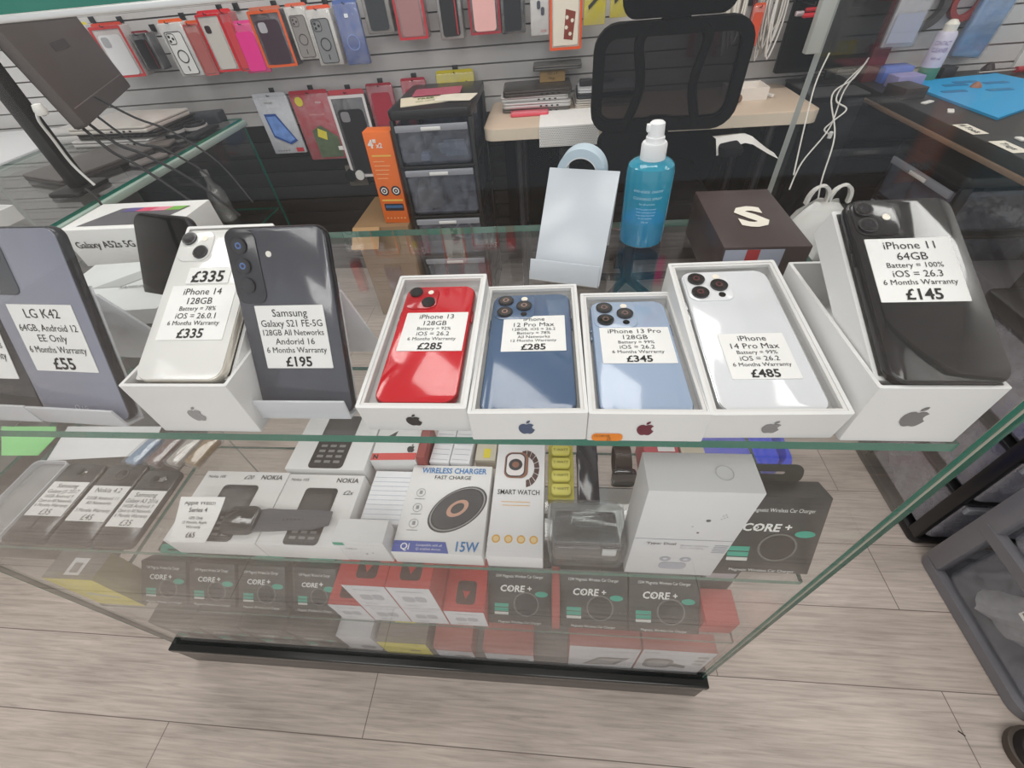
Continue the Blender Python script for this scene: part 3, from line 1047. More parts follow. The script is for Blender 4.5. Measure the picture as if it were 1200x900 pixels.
# watch lying on the boxes with its card
zt2 = Z2 + 0.0386
wt = thing('smart_watch', 'dark square watch with grey strap lying on the white keypad phone boxes', 'watch', (-0.432, 0.204, zt2), math.radians(3))
MB().rrect(0.006, 0.006, 0.052, 0.044, 0.011, 0.0, 0.011, 0.0035, 7).build('case', M('4b4a4c', 0.25, 0.7), wt)
MB().rrect(0.0085, 0.0085, 0.0495, 0.0415, 0.009, 0.0108, 0.0122, 0.0008, 7).build('screen', M('1d1b1c', 0.05, coat=1.0), wt)
g = MB(Matrix.Translation((0, 0, 0)))
pts = [(0.050, 0.025, 0.004), (0.062, 0.025, 0.006), (0.080, 0.025, 0.0045), (0.105, 0.025, 0.0045), (0.128, 0.024, 0.006), (0.150, 0.024, 0.009)]
L = []
for k, (x_, y_, z_) in enumerate(pts):
    hw = (0.015, 0.0155, 0.0145, 0.0135, 0.013, 0.009)[k]
    L.append([(x_, y_ - hw, z_ - 0.0013), (x_, y_ + hw, z_ - 0.0013), (x_, y_ + hw, z_ + 0.0013), (x_, y_ - hw, z_ + 0.0013)])
g.loops(L[::-1])
ws = g.build('strap', M('55565c', 0.6), wt)
for k in range(7):
    h_ = MB().cyl(0.086 + 0.0052 * k, 0.025, 0.0011, 0.0056, 0.0063, 10)
    h_.build('strap_hole', M('2f3034', 0.7), ws)
wc = thing('price_card', 'curled white card priced sixty-five leaning on the box beside the watch', 'price card', mat=frame3((-0.4885, 0.200, zt2 + 0.0012), (-0.428, 0.2015, zt2 + 0.0012), (-0.494, 0.252, zt2 + 0.020)))
g = MB()
Lc = []
for k in range(7):
    u = k / 6
    Lc.append([(0, 0.056 * u, 0.004 * u * u), (0.062 - 0.008 * (1 - u), 0.056 * u, 0.006 * (1 - u) ** 2 + 0.004 * u * u)])
vs = [p_ for l_ in Lc for p_ in l_]
g.add([(x_, y_, z_ + 0.0008) for x_, y_, z_ in vs] + [(x_, y_, z_ + 0.0002) for x_, y_, z_ in vs], [(2 * k, 2 * k + 1, 2 * k + 3, 2 * k + 2) for k in range(6)] + [(14 + 2 * k, 16 + 2 * k, 17 + 2 * k, 15 + 2 * k) for k in range(6)] + [(2 * k, 2 * k + 2, 16 + 2 * k, 14 + 2 * k) for k in range(6)] + [(2 * k + 1, 15 + 2 * k, 17 + 2 * k, 2 * k + 3) for k in range(6)] + [(0, 14, 15, 1), (12, 13, 27, 26)])
g.build('card', CARD(), wc, False)
g = MB()
for s, y_, h_ in (('Apple Watch', 0.0462, 0.0058), ('Series 4', 0.0370, 0.0058), ('GPS Only', 0.0280, 0.0036), ('12 Months Apple', 0.0225, 0.0036), ('Warranty', 0.0170, 0.0036), ('£65', 0.0060, 0.0062)):
    g.text(s, 0.029, y_, h_, 0.048, 0.008 if h_ > 0.005 else 0, z=0.0032 + 0.002 * abs(y_ / 0.05 - 0.5))
g.build('printed_text', INK(), wc, False)

o = carton('accessory_box', 'small white carton with a green tab standing in front of the ruled paper pad', -0.268, 0.2035, Z2, 0.064, 0.030, 0.054, 'e2e3e3')
gfx(o, 'front', (0.064, 0.030, 0.054), 'printed_marks', [M('3aa887', 0.5), M('8f9496', 0.6)], lambda g_: (g_.box(0.001, 0.046, 0, 0.014, 0.053, 0.0003, 0), g_.cyl(0.035, 0.022, 0.0012, 0, 0.0003, 10, 1), g_.cyl(0.044, 0.026, 0.001, 0, 0.0003, 10, 1), g_.text('USB-C', 0.02, 0.035, 0.004, z=0.0004, mi=1)))
o = thing('paper_pad', 'white ruled paper pad lying between keypad boxes and wireless charger box', 'pad', (-0.256, 0.242, Z2))
MB().bbox(0, 0, 0, 0.055, 0.080, 0.024, 0.0006).build('sheets', M('eceef1', 0.6), o)
gfx(o, 'top', (0.055, 0.08, 0.024), 'ruled_lines', M('c2c8d6', 0.6), lambda g_: [g_.box(0.001, 0.006 + 0.007 * k, 0, 0.054, 0.0066 + 0.007 * k, 0.0002) for k in range(10)])
o = carton('accessory_box', 'white box with a red band in the rear row beside the keypad phone box', -0.2625, 0.328, Z2, 0.066, 0.075, 0.041, 'e4e4e3', 2)
D = (0.066, 0.075, 0.041)
gfx(o, 'top', D, 'printed_picture', [M('d8524e', 0.5), M('1c1c1e', 0.4)], lambda g_: (g_.box(0.0006, 0.0006, 0, 0.0654, 0.012, 0.0003, 0), fruit(g_, 0.056, 0.020, 0.014, 1), g_.prism([(0.014, 0.040), (0.030, 0.052), (0.026, 0.036)], 0, 0.0003, 1), g_.text('N', 0.007, 0.0025, 0.007, None, 0.04, z=0.0006, mi=1)))
o = carton('accessory_box', 'tall dark red box standing beside the red banded white box', -0.1945, 0.330, Z2, 0.012, 0.06, 0.048, '96403a', 0)
for k, lb in enumerate(('left one of two white paper-wrapped bundles in the rear row', 'right one of two white paper-wrapped bundles in the rear row')):
    o = carton('paper_bundle', lb, -0.180 + 0.030 * k, 0.335, Z2, 0.0285, 0.07, 0.030, 'e6e7ea', -3, 'white bundles in the rear row', cat='bundle')
    gfx(o, 'top', (0.0285, 0.07, 0.030), 'printed_lines', M('b9bdc8', 0.6), lambda g_: [g_.box(0.002, 0.005 + 0.009 * q, 0, 0.026, 0.0056 + 0.009 * q, 0.0002) for q in range(7)])
o = carton('accessory_box', 'small beige box with a yellow tag in the rear row', -0.116, 0.345, Z2, 0.030, 0.06, 0.022, 'c9c2b0')
gfx(o, 'top', (0.03, 0.06, 0.022), 'printed_tag', M('e2d23a', 0.5), lambda g_: g_.box(0.012, 0.004, 0, 0.022, 0.020, 0.0003))

# wireless charger box
CWD = (0.113, 0.126, 0.030)
o = carton('charger_box', 'white wireless charger box with a round black disc printed on it', -0.2005, 0.2035, Z2, *CWD, 'e8e8e7')


def wc_art(g_):
    w, d = CWD[0], CWD[1]
    g_.box(0.0005, 0.001, 0, 0.066, 0.015, 0.0003, 0)
    g_.prism([(0.066, 0.001), (0.072, 0.001), (0.066, 0.015)], 0, 0.0003, 0)
    cx, cy = 0.074, 0.060
    for r, m_, z_ in ((0.0375, 1, 0), (0.0352, 2, 0.0003), (0.0335, 1, 0.0006), (0.031, 3, 0.0009), (0.0140, 4, 0.0012), (0.0085, 1, 0.0015)):
        g_.prism([(cx + (0.98 * r * math.cos(t_ * math.pi / 20) + 0.12 * r * math.sin(t_ * math.pi / 20)), cy + (0.28 * r * math.cos(t_ * math.pi / 20) + 0.84 * r * math.sin(t_ * math.pi / 20))) for t_ in range(40)], z_, z_ + 0.0003, m_)
    for k in range(3):
        g_.ring(0.020, 0.082 - 0.022 * k, 0.0062, 0.0056, 0, 0.0003, 24, 5)
        g_.box(0.018, 0.080 - 0.022 * k, 0, 0.022, 0.085 - 0.022 * k, 0.0003, 5)
        g_.box(0.013, 0.0725 - 0.022 * k, 0, 0.027, 0.0733 - 0.022 * k, 0.0003, 5)


gfx(o, 'top', CWD, 'printed_picture', [M('4c5fb4', 0.5), M('1a1a1c', 0.3), M('9a9a9c', 0.3), M('3c3c40', 0.4, var=0.3, scale=300), M('c99a84', 0.4), M('9b9b9d', 0.6)], wc_art)
gfx(o, 'top', CWD, 'printed_title', M('2f7fc0', 0.5), lambda g_: (g_.text('WIRELESS CHARGER', 0.060, 0.113, 0.0085, 0.092, 0.02, shear=0.0), g_.text('15W', 0.094, 0.004, 0.0125, 0.028, 0.02)))
gfx(o, 'top', CWD, 'printed_text', INK(), lambda g_: g_.text('FAST CHARGE', 0.060, 0.1035, 0.0058, 0.056, 0.0))
gfx(o, 'top', CWD, 'printed_small_text', M('f2f4fa', 0.5), lambda g_: (g_.text('Qi', 0.016, 0.004, 0.0085, 0.014, 0.02, z=0.0006), g_.text('Compatible with all', 0.046, 0.0088, 0.003, 0.034, z=0.0006), g_.text('Qi enabled devices', 0.046, 0.0040, 0.003, 0.034, z=0.0006)))

# smart watch box
SWD = (0.068, 0.172, 0.030)
o = carton('watch_box', 'tall white smart watch box with a printed watch beside the charger box', -0.0825, 0.2035, Z2, *SWD, 'e7e7e8')


def sw_art(g_):
    cx, cy = 0.030, 0.128
    # strap behind the case, segmented
    for k in range(9):
        a0, a1 = math.radians(110 - 22 * k), math.radians(110 - 22 * (k + 1) + 3)
        P = []
        for r_, aa in ((0.026, a0), (0.026, a1), (0.0165, a1), (0.0165, a0)):
            P.append((cx + 0.012 + r_ * 0.72 * math.cos(aa), cy - 0.004 + r_ * 1.15 * math.sin(aa)))
        g_.prism(P, 0, 0.0003, 0)
    g_.prism(rpoly(cx - 0.018, cy - 0.020, cx + 0.015, cy + 0.022, 0.010, 6), 0.0003, 0.0006, 1)
    g_.prism(rpoly(cx - 0.0165, cy - 0.018, cx + 0.011, cy + 0.020, 0.009, 6), 0.0006, 0.0009, 2)
    g_.prism(rpoly(cx - 0.0150, cy - 0.0165, cx + 0.0095, cy + 0.0185, 0.008, 6), 0.0009, 0.0012, 3)
    g_.cyl(cx - 0.0025, cy + 0.001, 0.0095, 0.0012, 0.0014, 28, 2)
    g_.cyl(cx - 0.0025, cy + 0.001, 0.0050, 0.0014, 0.0015, 20, 1)
    for k in range(4):
        g_.ring(0.010 + 0.0155 * k, 0.022, 0.0052, 0.0036, 0, 0.0003, 20, 4)
        g_.cyl(0.010 + 0.0155 * k, 0.022, 0.0036, 0, 0.0002, 16, 5)
    for k in range(2):
        g_.box(0.012 + 0.002 * k, 0.072 - 0.005 * k, 0, 0.050, 0.0726 - 0.005 * k, 0.0003, 4)


gfx(o, 'top', SWD, 'printed_picture', [M('4a2a26', 0.4, var=0.3, scale=200), M('8a5a44', 0.3), M('1a1c26', 0.3), M('e9e4e4', 0.4), M('e8b24c', 0.5), M('f4d8a0', 0.5)], sw_art)
gfx(o, 'top', SWD, 'printed_text', M('2c2a2c', 0.6), lambda g_: g_.text('SMART WATCH', 0.034, 0.083, 0.0075, 0.056, 0.008))

# clear hinged case with contents, things behind it
hc = thing('plastic_case', 'clear hinged plastic case with dark contents and a white tag inside', 'case', (-0.009, 0.206, Z2))
HC = clear_mat('clear_plastic_case', (0.90, 0.92, 0.92), body=0.05, rough=0.05, f0=0.08)
MB().rrect(0, 0, 0.092, 0.060, 0.012, 0, 0.055, 0.006).build('tub', HC, hc)
MB().rrect(0.002, 0.002, 0.090, 0.058, 0.011, 0.0555, 0.066, 0.005).build('lid', HC, hc)
MB().rrect(0.030, 0.020, 0.064, 0.040, 0.006, 0.0662, 0.069, 0.001).build('handle', HC, hc)
MB().rrect(0.006, 0.008, 0.086, 0.052, 0.006, 0.002, 0.030, 0.003).build('contents', M('6d6865', 0.4, var=0.5, scale=40), hc)
MB().rrect(0.008, 0.012, 0.082, 0.050, 0.006, 0.031, 0.052, 0.004).build('contents', M('1f1e22', 0.2, coat=0.5), hc)
MB().bbox(0.064, 0.0055, 0.026, 0.080, 0.0075, 0.040, 0.0003).build('tag', CARD(), hc)
g = MB(Matrix.Translation((0.046, -0.0004, 0.026)) @ Matrix.Rotation(math.radians(90), 4, 'X'))
g.text('TYPE-C IN', 0, 0, 0.006, 0.05)
g.build('printed_text', M('3c3a3a', 0.6), hc, False)
ys = thing('battery_strip', 'yellow strip of four wrapped cells standing behind the clear hinged case', 'strip', (-0.010, 0.292, Z2))
MB().bbox(0, 0, 0, 0.036, 0.090, 0.010, 0.0008).build('backing', M('b9b13a', 0.4), ys)
for k in range(4):
    MB().rrect(0.004, 0.004 + 0.0215 * k, 0.032, 0.0225 + 0.0215 * k, 0.006, 0.010, 0.016, 0.003).build('cell', M('d2cb5e', 0.35), ys)
    g = MB(Matrix.Translation((0, 0, 0.0162)))
    g.text('T-WATT', 0.018, 0.0115 + 0.0215 * k, 0.004, 0.022)
    g.build('printed_text', M('5a5618', 0.6), ys, False)
bp_ = thing('smartphone', 'dark blue-black phone lying between yellow strip and the strapped watch', 'phone', (0.030, 0.290, Z2), math.radians(-1))
phone_parts(bp_, 0.030, 0.105, 0.010, '23252e', '30323c', 0.004, None, None)
o = thing('smart_watch', 'dark watch on a rolled strap standing behind the white tall carton', 'watch', (0.092, 0.345, Z2 + 0.0235))
MB(Matrix.Rotation(math.radians(90), 4, 'Y')).ring(0, 0, 0.0232, 0.0205, -0.011, 0.011, 32).build('strap', M('3a2c26', 0.4), o)
MB(Matrix.Translation((0, -0.0235, 0)) @ Matrix.Rotation(math.radians(90), 4, 'X')).rrect(-0.016, -0.018, 0.016, 0.018, 0.007, -0.003, 0.006, 0.002).build('case', M('15151b', 0.12, 0.3, coat=0.8), o)
o = carton('accessory_box', 'small red and white packet box behind the tall white carton', 0.118, 0.330, Z2, 0.045, 0.05, 0.055, 'c2505a')
gfx(o, 'top', (0.045, 0.05, 0.055), 'printed_panel', M('eceaea', 0.5), lambda g_: g_.box(0.018, 0.012, 0, 0.040, 0.03, 0.0003))
o = carton('accessory_box', 'cream box standing right of the red and white packet box', 0.166, 0.335, Z2, 0.030, 0.05, 0.055, 'd8cfba')

# tall white carton and the black car charger carton
WD = (0.100, 0.042, 0.190)
o = carton('accessory_box', 'tall white carton standing beside the large black car charger carton', 0.083, 0.2035, Z2, *WD, 'dee0e1')


def wb_art(g_):
    g_.box(0.0005, 0.0945, 0, 0.0995, 0.0952, 0.0003, 1)
    g_.cyl(0.064, 0.138, 0.0022, 0, 0.0003, 14, 0)
    g_.cyl(0.060, 0.112, 0.0012, 0, 0.0003, 10, 0)
    g_.cyl(0.052, 0.125, 0.0008, 0, 0.0003, 10, 1)
    for k in range(5):
        g_.cyl(0.075 + 0.002 * (k % 3), 0.142 + 0.0022 * k, 0.0007, 0, 0.0003, 8, 1)
    g_.text('Type: Dual', 0.014, 0.082, 0.0055, 0.03, 0.01, 'L', mi=0)
    g_.text('Rated capacity', 0.050, 0.080, 0.0035, 0.03, 0, 'L', mi=1)
    g_.text('fast charging', 0.050, 0.074, 0.0035, 0.03, 0, 'L', mi=1)
    for k in range(5):
        g_.box(0.084, 0.066 + 0.0042 * k, 0, 0.098, 0.0675 + 0.0042 * k, 0.0003, 1)
    for x_ in (0.040, 0.062):
        g_.ring(x_, 0.045, 0.006, 0.003, 0, 0.0003, 18, 1)
    g_.prism(rpoly(0.036, 0.018, 0.066, 0.036, 0.007), 0, 0.0003, 1)


gfx(o, 'front', WD, 'printed_marks', [M('5a5c64', 0.6), M('aeb0ba', 0.6)], wb_art)
gfx(o, 'top', WD, 'printed_seal', M('c4c6c6', 0.5), lambda g_: g_.ring(0.07, 0.02, 0.008, 0.0072, 0, 0.0003))

TEAL = '1fa58c'


def core_box(label, x, y, z, w, d, h, tilt=0, group=None, rz=0, tone='252624', tabc='34352f'):
    o = carton('charger_carton', label, x, y, z, w, d, h, tone, rz, group, 0.3)
    if tilt:
        t = math.radians(tilt)
        o.matrix_world = Matrix.Translation((x, y, z + d * math.sin(t) + 0.0005)) @ Matrix.Rotation(-t, 4, 'X')
    D_ = (w, d, h)
    # hang tab of the rear panel
    hw = w * 0.32
    P = rpoly(w * 0.5 - hw, h - 0.002, w * 0.5 + hw, h + 0.022, 0.010, 6)
    slot = rpoly(w * 0.5 - 0.014, h + 0.009, w * 0.5 + 0.014, h + 0.013, 0.0019, 6)
    tm = MB(Matrix.Translation((0, d, 0)) @ Matrix.Rotation(math.radians(90), 4, 'X'))
    f = lambda p_, z_: [(a_, b_, z_) for a_, b_ in p_]
    tm.loops([f(slot, 0.0), f(P, 0.0), f(P, 0.0012), f(slot, 0.0012), f(slot, 0.0)], None, False, False)
    tm.build('hang_tab', M(tabc, 0.35), o)

    def white(g_):
        g_.text('15W Magnetic Wireless Car Charger', w * 0.5, h * 0.82, 0.0052, w * 0.74)
        g_.text('CORE', w * 0.38, h * 0.575, 0.0105 * w / 0.1, w * 0.40, 0.03, shear=0.15)
        g_.text('+', w * 0.655, h * 0.590, 0.0095, None, 0.03)
        g_.ring(w * 0.335, h * 0.575 + 0.0052, 0.0022, 0.0014, 0.0004, 0.0007, 14)
        g_.text('Magnetic Wireless Car Charger', w * 0.5, h * 0.022, 0.004, w * 0.8)
    gfx(o, 'front', D_, 'printed_text', M('e6e8e4', 0.5), white)

    def teal(g_):
        g_.prism([(w * 0.84 + 0.0105 * math.cos(t_ * math.pi / 12), h * 0.545 + 0.0048 * math.sin(t_ * math.pi / 12)) for t_ in range(24)], 0, 0.0003, 0)
        for k in range(2):
            g_.box(w * 0.10, h * (0.30 - 0.075 * k), 0, w * 0.32, h * (0.36 - 0.075 * k), 0.0003, 0)
        g_.box(w * 0.10, h * 0.165, 0, w * 0.32, h * 0.210, 0.0003, 1)
    gfx(o, 'front', D_, 'printed_badges', [M(TEAL, 0.4), M('d5d8d2', 0.5)], teal)
    gfx(o, 'front', D_, 'printed_picture', [M('6b6c66', 0.3), M('0e0e0e', 0.2)], lambda g_: (g_.cyl(w * 0.60, h * 0.36, 0.0185 * w / 0.1, 0, 0.0002, 28, 1), g_.ring(w * 0.60, h * 0.36, 0.0200 * w / 0.1, 0.0180 * w / 0.1, 0, 0.0004, 32, 0)))
    return o


core_box('large black car charger carton standing at the right end of middle shelf', 0.1850, 0.2060, Z2, 0.1030, 0.028, 0.110, 21)

# ------------------------------------------------------------------ lower shelf
YD = (0.094, 0.046, 0.130)
o = carton('accessory_box', 'yellow fronted box with olive sides at the left end of lower shelf', -0.8485, 0.204, Z3, *YD, '8f8a60')
gfx(o, 'front', YD, 'printed_panel', [M('e6da52', 0.5), M('c6c2a8', 0.5)], lambda g_: (g_.box(0.0006, 0.0006, 0, 0.0934, 0.1294, 0.0003, 0), g_.prism([(0.02, 0.055), (0.075, 0.040), (0.080, 0.050), (0.03, 0.066)], 0.0003, 0.0005, 1)))
gfx(o, 'top', YD, 'printed_panel', [M('7d7a74', 0.5), M('e9eaec', 0.5), M('908d88', 0.5)], lambda g_: (g_.box(0.0006, 0.0006, 0, 0.0934, 0.0454, 0.0003, 0), g_.box(0.036, 0.006, 0.0003, 0.064, 0.034, 0.0006, 1), g_.box(0.043, 0.010, 0.0006, 0.058, 0.026, 0.0008, 2)))


for k, (x, lb) in enumerate(((-0.750, 'dark car charger carton next to the yellow box on the lower shelf'), (-0.655, 'second dark car charger carton right of the yellow box'), (-0.560, 'third dark car charger carton right of the yellow box'), (-0.456, 'dark car charger carton standing left of the red boxes'))):
    core_box(lb, x, 0.205, Z3, 0.088 if k < 3 else 0.078, 0.024, 0.078, 44, group='car charger cartons on the lower shelf', tone='33332f', tabc=('33332f' if k == 1 else TEAL))


def red_box(label, x, z, w=0.066, h=0.080, d=0.085):
    o = carton('earphone_box', label, x, 0.204, z, w, d, h, 'c8403a', 0, 'red and white earphone boxes on the lower shelf')
    D_ = (w, d, h)
    gfx(o, 'front', D_, 'printed_front', [M('e6e9ee', 0.5), M('6d7078', 0.6), M('b9bcc4', 0.5)], lambda g_: (g_.box(0.0006, 0.0006, 0, w - 0.0006, h - 0.0006, 0.0003, 0), g_.text('Wireless Earphones', w * 0.5, h * 0.80, 0.0042, w * 0.62, z=0.0005, mi=1), g_.prism(rpoly(w * 0.22, h * 0.32, w * 0.50, h * 0.58, 0.006), 0.0003, 0.0005, 2), g_.prism(rpoly(w * 0.52, h * 0.34, w * 0.78, h * 0.60, 0.006), 0.0003, 0.0005, 2), g_.text('TWS Pro', w * 0.35, h * 0.10, 0.0045, w * 0.3, z=0.0005, mi=1)))
    gfx(o, 'top', D_, 'printed_top', [M('4c3330', 0.5), M('c8403a', 0.5)], lambda g_: (g_.prism(rpoly(w * 0.28, d * 0.12, w * 0.76, d * 0.55, 0.006), 0, 0.0003, 0), g_.prism([(w * 0.42, d * 0.36), (w * 0.62, d * 0.36), (w * 0.52, d * 0.22)], 0.0003, 0.0005, 1)))
    return o


red_box('red and white earphone box, single one at the left of the red group', -0.372, Z3, 0.0300 + 0.028, 0.074)
red_box('red and white earphone box, lower one of the left stack of two', -0.3125, Z3)
red_box('red and white earphone box, upper one of the left stack of two', -0.3125, Z3 + 0.0804, h=0.090)
red_box('red and white earphone box, lower one of the middle stack of two', -0.2455, Z3)
red_box('red and white earphone box, upper one of the middle stack of two', -0.2455, Z3 + 0.0804, h=0.090)
red_box('red and white earphone box, single one beside the dark charger cartons', -0.1780, Z3, 0.066, 0.074)
for k, (x, lb) in enumerate(((-0.1105, 'dark car charger carton right of the red boxes on lower shelf'), (0.0080, 'dark car charger carton right of the thin red box on lower shelf'), (0.1185, 'rightmost dark car charger carton on the lower shelf'))):
    core_box(lb, x, 0.205, Z3, 0.108 if k == 1 else 0.105 if k == 0 else 0.110, 0.026, 0.098, 42, group='car charger cartons on the lower shelf', tone='2e2f2b')
carton('accessory_box', 'thin red box wedged between two dark charger cartons on the lower shelf', -0.0050, 0.206, Z3, 0.0125, 0.075, 0.075, 'b2554e')
o = carton('accessory_box', 'red box lying right of the rightmost dark charger carton', 0.2310, 0.2140, Z3, 0.052, 0.05, 0.055, 'b9504a')
o = carton('accessory_box', 'black and grey packet leaning above the red box at right end', 0.2330, 0.270, Z3, 0.050, 0.02, 0.15, '3a3838')
gfx(o, 'front', (0.05, 0.02, 0.15), 'printed_panel', M('b9b6ba', 0.5), lambda g_: g_.box(0.004, 0.085, 0, 0.046, 0.105, 0.0003))

for k, (x, lb) in enumerate(((-0.75, 'plain dark carton behind the teal tabbed cartons, next to yellow box'), (-0.57, 'plain dark carton behind the teal tabbed cartons, next to red boxes'), (-0.10, 'plain dark carton behind the leaning charger cartons, left half'), (0.06, 'plain dark carton behind the leaning charger cartons, right half'))):
    carton('stock_box', lb, x, 0.286, Z3, 0.15, 0.10, 0.055, '2e2e2b')

# ------------------------------------------------------------------ boxes on the bottom deck
for k, (x, lb) in enumerate(((-0.840, 'dark carton at the far left of the bottom deck'), (-0.740, 'second dark carton from the left on the bottom deck'), (-0.638, 'third dark carton from the left on the bottom deck'), (-0.535, 'dark carton beside the white box on the bottom deck'))):
    core_box(lb, x, 0.2040, Z4, 0.095 if k < 3 else 0.085, 0.045, 0.125, group='dark cartons on the bottom deck', tone='3a3b37')
o = carton('accessory_box', 'plain white box on the bottom deck beside the yellow box', -0.4440, 0.2075, Z4, 0.073, 0.07, 0.095, 'd3d6da')
gfx(o, 'front', (0.073, 0.07, 0.095), 'printed_picture', M('8b8e94', 0.5), lambda g_: g_.prism(rpoly(0.03, 0.008, 0.062, 0.03, 0.008), 0, 0.0003))
YB = (0.103, 0.06, 0.085)
o = carton('accessory_box', 'bright yellow fronted box in the middle of the bottom deck', -0.3610, 0.2045, Z4, *YB, '8b857c')
gfx(o, 'front', YB, 'printed_panel', [M('e9dd4e', 0.5), M('7c7836', 0.5)], lambda g_: (g_.box(0.0006, 0.0006, 0, 0.1024, 0.0844, 0.0003, 0), g_.text('HANDSFREE', 0.07, 0.068, 0.005, 0.03, z=0.0006, mi=1), g_.text('Super Bass', 0.055, 0.034, 0.006, 0.04, z=0.0006, mi=1), g_.prism(rpoly(0.06, 0.026, 0.082, 0.034, 0.003), 0.0003, 0.0005, 1)))
gfx(o, 'top', YB, 'printed_panel', M('e2d64e', 0.5), lambda g_: g_.box(0.03, 0.035, 0, 0.075, 0.05, 0.0003))


def redwhite(label, x, w, h, k):
    o = carton('accessory_box', label, x, 0.2045, Z4, w, 0.055 if k < 2 else 0.030, h, 'b4645c', 0, 'red and white boxes on the bottom deck')
    D_ = (w, 0.055 if k < 2 else 0.030, h)

    def art(g_):
        top = h - 0.0006 if k > 1 else h * 0.62
        g_.box(0.0006, 0.0006, 0, w - 0.0006, top, 0.0003, 0)
        if k == 2:
            g_.prism([(w * 0.22, h * 0.10), (w * 0.45, h * 0.52), (w * 0.90, h * 0.55), (w * 0.72, h * 0.16)], 0.0003, 0.0006, 1)
            g_.prism([(w * 0.30, h * 0.16), (w * 0.48, h * 0.46), (w * 0.78, h * 0.48), (w * 0.66, h * 0.20)], 0.0006, 0.0008, 2)
            g_.text('phone holder', w * 0.84, h * 0.82, 0.006, w * 0.24, z=0.0006, mi=1)
        elif k == 3:
            g_.prism(rpoly(w * 0.10, h * 0.16, w * 0.52, h * 0.62, 0.018, 6), 0.0003, 0.0006, 1)
            g_.prism(rpoly(w * 0.16, h * 0.22, w * 0.46, h * 0.55, 0.014, 6), 0.0006, 0.0008, 2)
            g_.prism([(w * 0.5, h * 0.28), (w * 0.74, h * 0.20), (w * 0.74, h * 0.32), (w * 0.52, h * 0.45)], 0.0003, 0.0006, 1)
            for q in range(3):
                g_.prism(rpoly(w * 0.80, h * (0.40 + 0.16 * q), w * 0.95, h * (0.50 + 0.16 * q), 0.003), 0.0003, 0.0005, 2)
            g_.text('K-110', w * 0.14, h * 0.86, 0.0075, w * 0.2, 0.01, z=0.0006, mi=1)
        else:
            g_.prism(rpoly(w * 0.45, h * 0.06, w * 0.9, h * 0.26, 0.008), 0.0003, 0.0006, 2)
    gfx(o, 'front', D_, 'printed_front', [M('d9dade', 0.5), M('6a6868', 0.5), M('a19f9f', 0.5)], art)
    return o


redwhite('half red half white box right of the yellow box on bottom deck', -0.2450, 0.078, 0.075, 0)
redwhite('half red half white box left of the gap on bottom deck', -0.1430, 0.100, 0.078, 1)
redwhite('white fronted box with a grey slanted holder picture on bottom deck', 0.0270, 0.128, 0.150, 2)
redwhite('white fronted box with a rounded grey holder picture, right end of deck', 0.1580, 0.1270, 0.155, 3)

